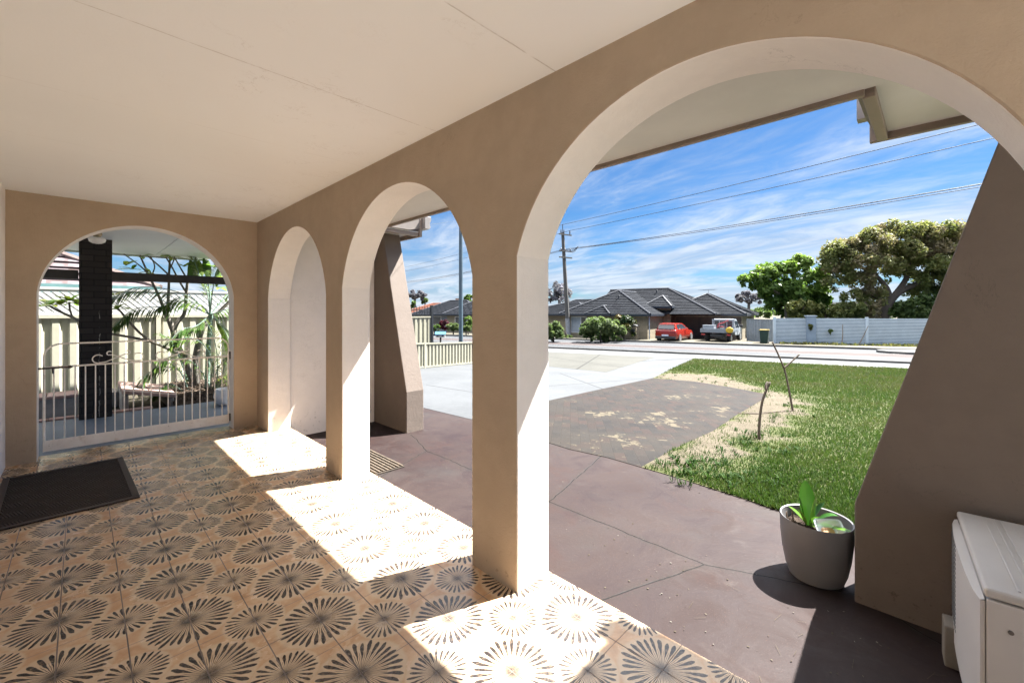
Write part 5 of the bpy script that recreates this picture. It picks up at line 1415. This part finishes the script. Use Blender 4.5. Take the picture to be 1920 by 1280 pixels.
for py, xl, xr in ((440, -.35, .72), (471, -.45, .65), (483, -.5, .62)):
    c = along(py); m = MB(); rot2 = Matrix.Rotation(math.atan2(WN.y, WN.x), 3, 'Z'); m.box(c + WN * ((xl + xr) / 2) - WD * .16, (xr - xl + .4, .09, .11), rot2); ca = m.build('crossarm', M_POLE, t)
    for s_ in (xl, 0., xr) if py != 483 else ():
        q = c + WN * s_ - WD * .16; MB().lathe([(.03, .05), (.06, .08), (.045, .16), (.065, .2), (.03, .42 if py == 440 else .25)], q, 8).build('insulator', M_INS, ca)
MB().tube([ptp, ptp + Vector((0, 0, .75))], .035, 6).build('pin', M_INS, t)
M_WIRE = simple('wire_grey', (.016, .022, .034), .5)
def wire(label, p, q0, q1, sagk=.6, r=.018):
    """two spans through the point p on the pole"""
    pts = []
    for a, b in ((p + WD * q0, p), (p, p - WD * q1)):
        L2 = (b - a).length
        for k in range(24): f = k / 24; pts.append(a + (b - a) * f - Vector((0, 0, sagk * 4 * f * (1 - f) * (L2 / 45) ** 2)))
    pts.append(p - WD * q1); o = MB().tube(pts, r, 5).build('power_line', M_WIRE, loc=p); tag(o, label, 'power line', group='overhead power lines')
z75 = ptp + Vector((0, 0, .72)); c1 = along(440)
def hit(px, py, p):       # pulls the wire end so the span leaves the pole in the photographed direction
    return p
wire('uppermost overhead power line from the pin on top of the leaning pole', z75, 60, 46, .25)
wire('second overhead power line from the upper crossarm of the leaning pole', c1 + WN * .72 - WD * .16 + Vector((0, 0, .42)), 60, 46, .25)
c2 = along(471)
wire('upper cable of the low bundle leaving the second crossarm', c2 + WN * .62 + Vector((0, 0, .22)), 60, 46, .35)
wire('middle cable of the low bundle leaving the second crossarm', c2 + WN * .1 + Vector((0, 0, .2)), 60, 46, .45)
wire('lowest cable of the bundle near the third crossarm', c2 - WN * .4 + Vector((0, 0, .05)), 60, 46, .5)
# drooping jumpers at the pole
m = MB()
for k in range(5):
    a = c2 + WN * (.6 - .25 * k) + Vector((0, 0, .2)); b = a - WD * (1.2 + .3 * k) - Vector((0, 0, .02 * k)); mid = (a + b) / 2 - Vector((0, 0, .35)); limb(m, [a, mid, b], .014, .014, 5)
m.build('jumper_wire', M_WIRE, t)
# service wire to the eave
a = Vector((3.33, 4.87, 2.58)); dv = ray(858, 413); b = Vector((0, 0, EYE)) + dv * 15
tag(MB().tube(smoothpath([a, (a + b) / 2 - Vector((0, 0, .01)), b, b + (b - a) * .9], 6), .0022, 5).build('service_wire', M_WIRE, loc=a), 'single service wire running from the left eave corner up towards the street', 'wire')
# street light pole
lb = att(864, 690, 17.); lb.z = terr(lb.x, lb.y)
t = thing('light_pole', 'tall blue grey steel street light pole beyond the low cream fence', 'street light', lb)
M_STEEL = simple('blue_grey_steel', (.07, .105, .135), .45, .1, 2, metal=.3)
MB().tube([lb, lb + Vector((0, 0, 4.5)), lb + Vector((0, 0, 9.2))], [.085, .075, .055], 14).build('shaft', M_STEEL, t, smooth=True)
arm = [lb + Vector((0, 0, 9.1)), lb + Vector((.5, .2, 9.6)), lb + Vector((1.7, .6, 9.8))]
MB().tube(arm, .035, 8).build('arm', M_STEEL, t, smooth=True); MB().box(lb + Vector((2.0, .7, 9.82)), (.7, .28, .12), R(18)).build('lamp_head', M_STEEL, t, bevel=.03)

# ------------------------------------------------------------------ vehicles
M_TYRE = simple('tyre_rubber', (.022, .022, .024), .8); M_RIM = simple('alloy', (.40, .41, .43), .3, metal=.7)
M_CGL = simple('car_glass', (.022, .030, .040), .06, .2, 2, spec=.7); M_BLK = simple('black_plastic', (.022, .023, .026), .5)
def wheel(t, x, y, r=.32, w=.21, side=1):
    o = MB().tube([(x, y - w / 2, r), (x, y - w / 2 + .03, r), (x, y + w / 2 - .03, r), (x, y + w / 2, r)], [r - .03, r, r, r - .03], 24).build('wheel', M_TYRE, t, local=True, smooth=True)
    yy = y + side * (w / 2 + .004); m = MB(); m.tube([(x, yy - side * .03, r), (x, yy, r)], r * .66, 20); 
    rim = m.build('rim', M_RIM, o, local=True)
def loft(secs, cap=True):
    """secs: list of closed rings (same count)"""
    m = MB(); n = len(secs[0])
    for s_ in secs: m.v += [tuple(p) for p in s_]
    for k in range(len(secs) - 1):
        for j in range(n): m.f.append((k * n + j, k * n + (j + 1) % n, (k + 1) * n + (j + 1) % n, (k + 1) * n + j))
    if cap: m.f.append(tuple(reversed(range(n)))); m.f.append(tuple((len(secs) - 1) * n + j for j in range(n)))
    return m
def hatch():
    c = onz(1247.5, 641.5, ROAD_Z); c.z = ROAD_Z + .02
    t = thing('parked_car', 'bright red hatchback parked on the crossover before the garage', 'car', c, R(4))
    M_RED_ = simple('metallic_red_paint', (.20, .014, .008), .22, .06, 1, spec=.6)
    # x forward from the tail, y to the left
    def ring(x, hw, zb, zs, zt):   # zb sill, zs widest, zt shoulder
        return [(x, -hw * .90, zb), (x, -hw, zs - .12), (x, -hw, zs + .06), (x, -hw * .93, zt), (x, -hw * .55, zt + .015), (x, hw * .55, zt + .015), (x, hw * .93, zt), (x, hw, zs + .06), (x, hw, zs - .12), (x, hw * .90, zb)]
    st = [(-.02, .74, .42, .60, .86), (.05, .83, .30, .60, .94), (.35, .88, .24, .60, .97), (1.1, .89, .22, .58, .96), (2.2, .89, .22, .57, .94), (2.9, .88, .22, .56, .92), (3.5, .86, .24, .54, .85), (3.95, .80, .28, .52, .74), (4.15, .66, .36, .50, .62)]
    loft([ring(*q) for q in st]).build('body', M_RED_, t, local=True, smooth=True, angle=50)
    def cab(x, hw, z0, z1, wt): return [(x, -hw, z0), (x, -hw * wt, z1), (x, hw * wt, z1), (x, hw, z0)]
    # greenhouse: roof skin in red, glass panes proud
    top = [(.12, .80, .94, .97, .93), (.28, .79, .94, 1.30, .80), (.42, .78, .94, 1.43, .74), (1.2, .79, .94, 1.475, .76), (2.0, .79, .93, 1.43, .75), (2.35, .79, .93, 1.33, .76), (2.95, .80, .92, .95, .9)]
    loft([cab(*q) for q in top]).build('cabin', M_RED_, t, local=True, smooth=True, angle=35)
    def quad(name, pts, mat=M_CGL, parent=t): m = MB(); m.face(pts); m.face(list(reversed([(p[0], p[1], p[2]) for p in pts]))) if False else None; return m.build(name, mat, parent, local=True)
    quad('rear_window', [(.105, .62, 1.02), (.105, -.62, 1.02), (.262, -.58, 1.33), (.262, .58, 1.33)])
    for s_ in (-1, 1):
        def pt(x, z):
            import bisect
            for (xa, ha, z0, za, wa), (xb, hb, z0b, zb_, wb) in zip(top, top[1:]):
                if xa <= x <= xb:
                    f = (x - xa) / (xb - xa); hw = ha + (hb - ha) * f; z0_ = z0 + (z0b - z0) * f; z1_ = za + (zb_ - za) * f; wt = wa + (wb - wa) * f
                    k = (z - z0_) / (z1_ - z0_); return (x, s_ * (hw + (hw * wt - hw) * k + .006), z)
        for xs in (((.55, 1.0), (1.12, 1.0), (1.12, 1.40), (.62, 1.34)), ((1.18, 1.0), (1.95, 1.0), (1.95, 1.37), (1.18, 1.41)), ((2.0, 1.0), (2.55, 1.0), (2.30, 1.24), (2.0, 1.36))):
            q = [pt(*p) for p in xs]; quad('side_window', q if s_ < 0 else q[::-1])
    MB().bb((-.06, -.80, .24), (.10, .80, .46)).build('rear_bumper', M_BLK, t, local=True, bevel=.04)
    MB().bb((-.075, -.26, .47), (-.035, .26, .58)).build('licence_plate', simple('plate_white', (.50, .56, .66), .4), t, local=True, bevel=.004)
    ml = simple('tail_lamp_red', (.30, .03, .03), .15, spec=.7)
    for s_ in (-1, 1): MB().bb((-.045, s_ * .44, .80), (.06, s_ * .80, .93)).build('tail_light', ml, t, local=True, bevel=.025); MB().bb((1.98, s_ * .88, .98), (2.16, s_ * 1.02, 1.08)).build('mirror', M_RED_, t, local=True, bevel=.03)
    MB().bb((.20, -.60, 1.43), (.36, .60, 1.455)).build('spoiler', M_RED_, t, local=True, bevel=.01)
    for x in (.78, 3.38):
        for s_ in (-1, 1): wheel(t, x, s_ * .80, .32, .20, s_)
hatch()
def ute():
    c = onz(1342, 642.5, ROAD_Z); c.z = ROAD_Z + .02
    t = thing('utility_truck', 'white tray back utility truck parked beside the red hatchback', 'truck', c, R(5))
    MW = simple('white_paint', (.23, .255, .285), .35, .05, 1); MT = simple('aluminium_tray', (.16, .185, .215), .45, .1, 3)
    W2 = 1.14
    m = MB(); m.bb((0, -W2, .80), (2.15, W2, .86)); m.build('tray_floor', MT, t, local=True)
    MB().bb((-.03, -W2, .76), (.012, W2, 1.06)).build('tail_gate', MT, t, local=True, bevel=.008)
    for s_ in (-1, 1): MB().bb((.015, s_ * W2, .80), (2.15, s_ * (W2 - .03), 1.05)).build('tray_side', MT, t, local=True, bevel=.006)
    m = MB()
    for y in (-.80, -.28, .28, .80): m.bb((2.16, y - .025, .86), (2.20, y + .025, 1.72))
    m.bb((2.16, -.85, 1.70), (2.20, .85, 1.76)); m.build('headboard', MW, t, local=True)
    cab = [(2.25, .86, .55, 1.02, 1.02), (2.26, .86, .55, 1.72, .86), (2.45, .87, .5, 1.80, .82), (3.2, .87, .5, 1.78, .82), (3.45, .88, .5, 1.62, .84), (3.85, .88, .5, 1.12, .97)]
    loft([[(x, -hw, z0), (x, -hw, 1.05), (x, -hw * wt, z1), (x, hw * wt, z1), (x, hw, 1.05), (x, hw, z0)] for x, hw, z0, z1, wt in cab]).build('cab', MW, t, local=True, smooth=True, angle=35)
    loft([[(x, -hw, .5), (x, -hw, zt - .06), (x, -hw * .85, zt), (x, hw * .85, zt), (x, hw, zt - .06), (x, hw, .5)] for x, hw, zt in ((3.8, .88, 1.12), (4.5, .86, 1.06), (4.85, .78, .95))]).build('bonnet', simple('dark_bonnet', (.06, .075, .085), .35), t, local=True, smooth=True, angle=40)
    MB().bb((2.235, -.66, 1.12), (2.248, .66, 1.62)).build('rear_window', M_CGL, t, local=True)
    for s_ in (-1, 1):
        y = s_ * .885; m = MB(); pts = [(2.45, y, 1.10), (3.55, y, 1.10), (3.30, s_ * .80, 1.60), (2.50, s_ * .775, 1.66)]; m.face(pts if s_ < 0 else pts[::-1]); m.build('side_window', M_CGL, t, local=True)
        MB().bb((3.4, s_ * .90, 1.12), (3.55, s_ * 1.16, 1.32)).build('mirror', M_BLK, t, local=True, bevel=.03)
        MB().bb((-.02, s_ * .78, .56), (.03, s_ * 1.05, .66)).build('tail_light', bpy.data.materials['tail_lamp_red'], t, local=True)
        for x in (.85, 3.9): wheel(t, x, s_ * .80, .36, .24, s_)
    MB().bb((.1, -.45, .45), (4.2, .45, .62)).build('chassis', M_BLK, t, local=True); MB().bb((.35, -.45, .30), (1.0, .20, .62)).build('fuel_tank', simple('grey_tank', (.08, .085, .09), .5), t, local=True, bevel=.05)
    rz = Matrix.Rotation(R(5), 4, 'Z'); W_ = lambda x, y, z: c + (rz @ Vector((x, y, z)))
    o = W_(.55, .62, .865); t2 = thing('tool_box', 'white box on the left of the truck tray', 'box', o, R(5))
    MB().bb((-.28, -.42, 0), (.28, .42, .42)).build('box_body', MW, t2, local=True, bevel=.012); MB().bb((-.30, -.44, .423), (.30, .44, .455)).build('lid', MW, t2, local=True, bevel=.008)
    o = W_(1.0, -.25, .865); t2 = thing('machine', 'red and black machine with bent arm on the truck tray', 'machine', o, R(5))
    MRD = simple('machine_red', (.22, .022, .03), .4); 
    MB().bb((-.3, -.30, .03), (.3, .30, .22)).build('base', M_BLK, t2, local=True, bevel=.02)
    m = MB(); limb(m, [(0, .35, .18), (0, .30, .5), (-.05, -.1, .66), (-.05, -.42, .84)], .07, .045); limb(m, [(0, .38, .2), (-.1, .22, .34), (-.1, -.1, .30)], .06, .05); m.build('arm', MRD, t2, local=True, smooth=True)
    for y in (-.28, .22): m = MB(); m.tube([(-.34, y, .14), (-.26, y, .14)], .13, 14); m.build('wheel', M_TYRE, t2, local=True)
    o = W_(-.05, -.98, .92); t2 = thing('yellow_sack', 'yellow sack hanging on the right corner of the truck tray', 'sack', o, R(5))
    m = MB(); m.lathe([(.05, -.16), (.20, -.10), (.25, .05), (.22, .18), (.10, .27), (.03, .29)], (0, 0, 0), 14, .5, 1.1); m.build('sack_body', simple('yellow_cloth', (.40, .27, .015), .7, .2, 6), t2, local=True, smooth=True)
ute()
# wheelie bin
c = onz(1433, 645.3, ROAD_Z); c.z = ROAD_Z + .02
t = thing('wheelie_bin', 'dark green wheelie bin with yellow lid beside the grey side gate', 'bin', c, R(10))
MG = simple('bin_green', (.006, .028, .02), .45)
loft([[(-a, -b, z), (a, -b, z), (a, b, z), (-a, b, z)] for a, b, z in ((.24, .22, .06), (.30, .29, .96), (.32, .31, .965), (.32, .31, 1.01))]).build('bin_body', MG, t, local=True, bevel=.02)
loft([[(-.34, -.33, 1.013), (.34, -.33, 1.013), (.34, .33, 1.013), (-.34, .33, 1.013)], [(-.30, -.29, 1.07), (.30, -.29, 1.07), (.30, .29, 1.07), (-.30, .29, 1.07)]]).build('lid', simple('bin_yellow', (.24, .17, .02), .5), t, local=True, bevel=.015)
for s_ in (-1, 1): MB().tube([(.22, s_ * .24, .10), (.22, s_ * .29, .10)], .10, 14).build('wheel', M_TYRE, t, local=True)

# ------------------------------------------------------------------ trees and shrubs
def leafcloud(clumps, n, size, seed, sub=14, subr=.36, elong=1.7, flat=.0, outward=.6):
    """leaf quads in lumps on lumps. clumps: (centre, (rx,ry,rz), tint)"""
    g_ = np.random.default_rng(seed); C, Rr, Tn = [], [], []
    for c, r, ti in clumps:
        k = max(5, int(sub * (r[0] * r[1] * r[2]) ** (1 / 3)))
        for _ in range(k):
            d = g_.normal(size=3); d /= np.linalg.norm(d); d[2] = abs(d[2]) * .9 if g_.random() < .6 else d[2]
            C.append(np.array(c) + d * np.array(r) * g_.uniform(.55, 1.0)); Rr.append(subr * min(r) * g_.uniform(.6, 1.35)); Tn.append(ti + g_.normal() * .14)
    C, Rr, Tn = np.array(C), np.array(Rr), np.array(Tn)
    w = Rr ** 2.2; idx = g_.choice(len(C), n, p=w / w.sum())
    d = g_.normal(size=(n, 3)); d /= np.linalg.norm(d, axis=1)[:, None]
    pos = C[idx] + d * Rr[idx][:, None] * (g_.random(n) ** .45)[:, None]
    nr = d * outward + g_.normal(size=(n, 3)) * .6 + np.array([0, 0, .35]); nr /= np.linalg.norm(nr, axis=1)[:, None]
    a = np.cross(nr, g_.normal(size=(n, 3))); a /= np.linalg.norm(a, axis=1)[:, None]; b = np.cross(nr, a)
    s_ = size * g_.uniform(.6, 1.35, n)[:, None]
    V = np.empty((n, 4, 3)); V[:, 0] = pos - a * s_ * .5 * elong; V[:, 1] = pos + b * s_ * .5 + nr * s_ * .12; V[:, 2] = pos + a * s_ * .5 * elong; V[:, 3] = pos - b * s_ * .5 + nr * s_ * .12
    F = np.arange(n * 4).reshape(n, 4); T = np.clip(Tn[idx] + g_.normal(size=n) * .12, 0, 1)
    return V.reshape(-1, 3), F, T
def tree(name, label, cat, base, trunk, clumps, n, size, mat, bark=M_BARKD, seed=1, group=None, crown='crown', **kw):
    t = thing(name, label, cat, base, group=group)
    if trunk:
        m = MB()
        for pts, r0, r1 in trunk: limb(m, pts, r0, r1, 8, 4)
        m.build('trunk', bark, t, smooth=True, angle=180)
    leafmesh(crown, *leafcloud(clumps, n, size, seed, **kw), mat, t)
    return t
def cl(px, py, td, rpx, rpy, tint, dep=None):
    k = td / F_PX; return (tuple(att(px, py, td)), (rpx * k, (dep or rpx) * k, rpy * k), tint)
M_BRIGHT = m_leaf('bright_tree_leaves', [(.050, .105, .018), (.10, .18, .030), (.16, .255, .05), (.23, .32, .075)], .5, .5)
M_OLIVE = m_leaf('olive_leaves', [(.085, .115, .035), (.15, .18, .055), (.22, .225, .085), (.23, .185, .115), (.27, .225, .145)], .65, .45)
M_SHRUB = m_leaf('grey_green_leaves', [(.055, .095, .028), (.10, .155, .05), (.155, .21, .08), (.21, .26, .12)], .6, .5)
M_YEL = m_leaf('yellowish_leaves', [(.05, .07, .018), (.12, .14, .035), (.20, .20, .06), (.28, .25, .10)], .6, .3)
M_PURP = m_leaf('lilac_haze_leaves', [(.10, .10, .12), (.17, .17, .22), (.24, .24, .30)], .7, .4)
M_ORNG = m_leaf('orange_tipped_leaves', [(.014, .038, .010), (.032, .070, .014), (.10, .10, .02), (.20, .10, .03)], .5, .25)
M_BURG = m_leaf('burgundy_leaves', [(.035, .006, .012), (.085, .012, .025), (.15, .03, .05)], .5, .3)
TD = 42
b = att(1478, 600, TD); b.z = ROAD_Z
P = lambda px, py, td: tuple(att(px, py, td))
tree('leafy_tree', 'bright green large leaved tree rising behind the slat fence left end', 'tree', b,
     [([tuple(b), P(1476, 590, TD), P(1470, 560, TD), P(1440, 535, TD), P(1425, 520, TD)], .28, .08), ([P(1474, 575, TD), P(1482, 540, TD), P(1492, 505, TD)], .18, .06), ([P(1474, 570, TD), P(1500, 545, TD), P(1530, 530, TD)], .16, .05)],
     [cl(1412, 522, TD, 24, 15, .45), cl(1440, 512, TD, 26, 17, .6), cl(1468, 512, TD, 24, 16, .45), cl(1500, 503, TD, 20, 20, .65), cl(1503, 487, TD, 8, 8, .75), cl(1528, 518, TD, 22, 18, .5), cl(1450, 545, TD, 30, 18, .35), cl(1492, 545, TD, 34, 22, .45), cl(1528, 552, TD, 24, 22, .4), cl(1470, 572, TD, 34, 18, .2), cl(1425, 540, TD, 18, 12, .3), cl(1510, 578, TD, 26, 14, .3)],
     15000, .24, M_BRIGHT, M_BARK, 3, sub=15, subr=.5, elong=1.7)
TD = 40
b = att(1655, 600, TD); b.z = ROAD_Z
tree('spreading_tree', 'huge spreading brownish green tree with dark leaning trunk above the slat fence', 'tree', b,
     [([tuple(b), P(1656, 592, TD), P(1664, 570, TD), P(1685, 548, TD), P(1712, 535, TD)], .55, .22), ([P(1668, 565, TD), P(1662, 540, TD), P(1640, 515, TD), P(1610, 500, TD)], .3, .1), ([P(1676, 556, TD), P(1700, 520, TD), P(1705, 480, TD)], .3, .1), ([P(1700, 540, TD), P(1745, 520, TD), P(1790, 500, TD)], .25, .1), ([P(1662, 570, TD), P(1630, 552, TD), P(1600, 545, TD)], .18, .06)],
     [cl(1572, 480, TD, 26, 26, .45), cl(1600, 470, TD, 28, 22, .6), cl(1640, 455, TD, 34, 24, .5), cl(1690, 438, TD, 40, 24, .5), cl(1745, 440, TD, 40, 26, .45), cl(1790, 455, TD, 34, 28, .65), cl(1750, 470, TD, 46, 24, .8), cl(1620, 495, TD, 40, 24, .55), cl(1680, 480, TD, 46, 28, .35), cl(1730, 500, TD, 46, 26, .35), cl(1572, 505, TD, 24, 20, .5), cl(1562, 530, TD, 16, 14, .4), cl(1625, 530, TD, 32, 22, .65), cl(1690, 515, TD, 36, 18, .3), cl(1640, 560, TD, 26, 16, .55), cl(1770, 520, TD, 40, 26, .3), cl(1600, 555, TD, 20, 14, .4), cl(1740, 550, TD, 40, 20, .2), cl(1800, 500, TD, 36, 30, .4)],
     52000, .155, M_OLIVE, M_BARKD, 4, sub=13, subr=.48, elong=2.0)
TD = 39.5
sh = [('yellowish feathery shrub behind the pillar in the slat fence', 1505, 578, 26, 15, M_YEL, .55, 5), ('olive shrub just right of the pillar behind the slat fence', 1548, 582, 26, 12, M_YEL, .3, 6), ('dark shrub below the gap between the two trees', 1595, 580, 26, 16, M_OLIVE, .25, 7), ('rusty tinted shrub left of the leaning trunk', 1628, 575, 16, 20, M_OLIVE, .85, 8), ('grey green shrub right of the leaning trunk', 1705, 575, 38, 22, M_SHRUB, .45, 9), ('dense green shrub at the right end of the slat fence', 1765, 572, 34, 26, M_SHRUB, .25, 10)]
for lab, px, py, rx, rz, mt, ti, sd in sh:
    b = att(px, 600, TD); b.z = ROAD_Z
    tree('garden_shrub', lab, 'shrub', b, [([tuple(b), P(px, py + 6, TD), P(px + 3, py - 4, TD)], .1, .04)], [cl(px, py, TD, rx, rz, ti), cl(px - rx * .4, py + rz * .5, TD, rx * .7, rz * .8, ti - .1), cl(px + rx * .4, py + rz * .6, TD, rx * .7, rz * .8, ti), cl(px, py + rz * 1.3, TD, rx, rz, ti - .15)], 2600, .20, mt, M_BARKD, sd, 'shrubs behind the slat fence', sub=12, subr=.4, elong=1.8)
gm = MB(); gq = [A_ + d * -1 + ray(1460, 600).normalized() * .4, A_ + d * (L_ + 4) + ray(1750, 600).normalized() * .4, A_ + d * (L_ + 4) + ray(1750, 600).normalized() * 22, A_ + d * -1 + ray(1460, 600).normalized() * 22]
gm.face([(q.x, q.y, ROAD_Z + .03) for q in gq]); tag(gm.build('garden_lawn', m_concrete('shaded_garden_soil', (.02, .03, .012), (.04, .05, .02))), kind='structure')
# hedging before the brick house
def bush(lab, px, py, rx, rz, td, mt, ti, n, sd, size=.105, name='garden_bush', base=637):
    b = onz(px, base, ROAD_Z); td0 = tdepth(b); td = td or td0; b = att(px, base, td); b.z = ROAD_Z
    return tree(name, lab, 'bush', b, [([tuple(b), P(px, base - 12, td), P(px + 4, py, td)], .07, .03)],
         [cl(px, py, td, rx * .75, rz * .8, ti), cl(px - rx * .5, py + rz * .25, td, rx * .5, rz * .7, ti - .08), cl(px + rx * .5, py + rz * .2, td, rx * .5, rz * .7, ti + .05), cl(px, py + rz * .6, td, rx * .95, rz * .5, ti - .12), cl(px - rx * .4, py + rz * .95, td, rx * .6, rz * .3, ti - .15), cl(px + rx * .4, py + rz * .95, td, rx * .6, rz * .3, ti - .15)], int(n * 1.5), size, mt, M_BARKD, sd, sub=16, subr=.36, elong=2.3)
bush('wide grey green bush in front of the brick house window', 1126, 613, 44, 23, 33.6, M_SHRUB, .5, 11000, 21)
bush('tall dark bush with orange tips behind the letterbox pillar', 1170, 606, 24, 22, 34.9, M_ORNG, .45, 5000, 22, base=634)
bush('grey green bush left of the power pole beside the road', 1038, 616, 22, 19, 33.8, M_SHRUB, .45, 4500, 23)
bush('small low ground plants at the foot of the power pole', 1060, 631, 16, 4, 0, M_SHRUB, .55, 900, 24, base=635)
bush('burgundy leaved shrub beside the blue roofed house', 833, 607, 11, 9, 44, M_BURG, .5, 2200, 25, base=620)
bush('grey green shrub left of the street light pole', 850, 611, 12, 8, 43, M_SHRUB, .6, 2200, 26, base=621)
bush('bright green shrub right of the street light pole', 878, 600, 8, 12, 43, M_BRIGHT, .5, 1600, 27, base=621)
bush('low green shrub left of the burgundy one', 815, 612, 10, 6, 43, M_BRIGHT, .3, 1600, 28, base=621)
bush('leafy shrub low beside the light pole base', 874, 614, 10, 6, 42, M_SHRUB, .4, 1400, 29, base=622)
# climber hanging on the slat fence and weeds at its foot
for lab, px, py, rx, rz, n, sd in (('small vine sprawling over the pillar of the slat fence', 1520, 612, 9, 4, 260, 31), ('dark little plant clinging to the slat fence right of the pillar', 1557, 621, 4, 3.4, 160, 32)):
    q = fpos(px); td = tdepth(q) - .25; b = att(px, py, td)
    tree('climbing_plant', lab, 'plant', b, [([P(px, py + rz * 2, td), P(px - 1, py, td), P(px + 2, py - rz, td)], .02, .01)], [cl(px, py, td, rx, rz, .3, 2)], n, .13, M_YEL if sd == 31 else M_SHRUB, M_BARKD, sd)
for lab, p_ in (('leaning dead branch against the slat fence post', [(1609, 648), (1618, 632), (1628, 611)]), ('thin dead upright stem before the slat fence', [(1578, 646), (1580, 628), (1580, 608)])):
    q = fpos(p_[0][0]); td = tdepth(q) - .5; b = att(*p_[0], td); m = MB(); limb(m, [att(x, y, td) for x, y in p_], .035, .02)
    tag(m.build('dead_branch', simple('dry_grey_branch', (.17, .14, .11), .9), loc=b), lab, 'branch')
V, F, T = [], [], []
for k in range(420):
    s_ = random.random() * (L_ - 1) + .5; c = A_ + d * s_ - Vector((d.y * -1, d.x, 0)) * 0 + ray(1600, 600).normalized() * -random.uniform(.15, 1.1)
    blade_tuft(V, F, T, (c.x, c.y, ROAD_Z + .09), 5, random.uniform(.08, .26), .02, random.uniform(.2, .8), .15, .7)
leafmesh('verge_weeds', V, F, T, M_YEL, kind='stuff')
# feathery far trees
def bare(label, px, py, rx, rz, td, sd, n, mt=M_PURP, base=600):
    b = att(px, base, td); b.z = ROAD_Z; g_ = random.Random(sd); tr = [([tuple(b), P(px, base - 12, td), P(px, py + rz * .6, td)], .3, .2)]
    for k in range(9):
        a = R(20 + 140 * k / 8); l = g_.uniform(.7, 1.); e = (px + math.cos(a) * rx * l, py + rz * .5 - math.sin(a) * rz * 1.35 * l)
        mid = (px + math.cos(a) * rx * .4 + g_.uniform(-3, 3), py + rz * .5 - math.sin(a) * rz * .55); s0 = (px, py + rz * .7)
        tr.append(([P(*s0, td), P(*mid, td), P(*e, td + g_.uniform(-2, 2))], .13, .03))
        for j in range(3):
            a2 = a + g_.uniform(-.8, .8); e2 = (mid[0] + math.cos(a2) * rx * .6, mid[1] - math.sin(a2) * rz * .7); tr.append(([P(*mid, td), P((mid[0] + e2[0]) / 2 + g_.uniform(-2, 2), (mid[1] + e2[1]) / 2, td), P(*e2, td + g_.uniform(-2, 2))], .07, .02))
    tree('jacaranda_tree', label, 'tree', b, tr, [cl(px, py, td, rx, rz, .5), cl(px - rx * .5, py + 3, td, rx * .6, rz * .7, .4), cl(px + rx * .5, py + 3, td, rx * .6, rz * .7, .6)], n, .22, mt, simple('pale_branch', (.12, .11, .11), .9), sd, 'thin crowned far trees', sub=7, subr=.34, elong=2.4)
bare('nearly bare branching tree behind the leaning power pole', 1049, 550, 26, 20, 62, 41, 900)
bare('lilac hazed tree between garage roof and bright green tree', 1404, 560, 26, 13, 70, 42, 2600)
bare('pale lilac tree above the red roof in the middle arch', 778, 554, 22, 9, 85, 43, 2600)
bare('faint treetop just above the main roof ridge', 1196, 546, 14, 5, 80, 44, 900)
for lab, px, py, rx, rz, td, sd in (('dark green tree behind the left edge of the red roof', 764, 570, 14, 7, 80, 45), ('dark small tree crown right of the lilac one over the red roof', 797, 560, 7, 6, 86, 46), ('small green treetop over the red roof beside the light pole', 879, 559, 8, 5, 90, 47)):
    b = att(px, 600, td); b.z = ROAD_Z
    tree('far_tree', lab, 'tree', b, [([tuple(b), P(px, 588, td), P(px, py, td)], .25, .12)], [cl(px, py, td, rx, rz, .3), cl(px, py + rz, td, rx, rz, .2)], 2200, .34, M_BRIGHT if sd != 46 else M_SHRUB, M_BARKD, sd, sub=6)
for k, (px, py, rx, rz, td) in enumerate(((1580, 585, 40, 10, 75), (1420, 590, 20, 8, 60), (1700, 580, 60, 14, 80), (1240, 590, 120, 8, 110), (830, 592, 60, 6, 110))):
    pass
# pale flat roof glimpsed in the gap between the trees
c = att(1562, 565, 58); t = thing('flat_roof_shed', 'pale flat roofed building glimpsed between the two trees', 'building', (c.x, c.y, ROAD_Z), HA)
zz = c.z - ROAD_Z; MB().bb((-5, 0, 0), (5, 6, zz - .35)).build('wall', simple('shed_wall', (.30, .30, .30), .8), t, local=True); MB().bb((-5.5, -.5, zz - .345), (5.5, 6.4, zz - .1)).build('roof', simple('pale_roof', (.42, .42, .41), .6), t, local=True)
# hills / far ground line of trees, one mass
cl_ = []
for k in range(60):
    px = 700 + k * 20; td = 150 + 40 * math.sin(k * 1.7); cl_.append(cl(px, 588, td, 26, 8 + 3 * math.sin(k * 2.3), .3 + .2 * math.sin(k)))
leafmesh('treeline', *leafcloud(cl_, 16000, 1.1, 77, sub=3), M_SHRUB, kind='stuff')
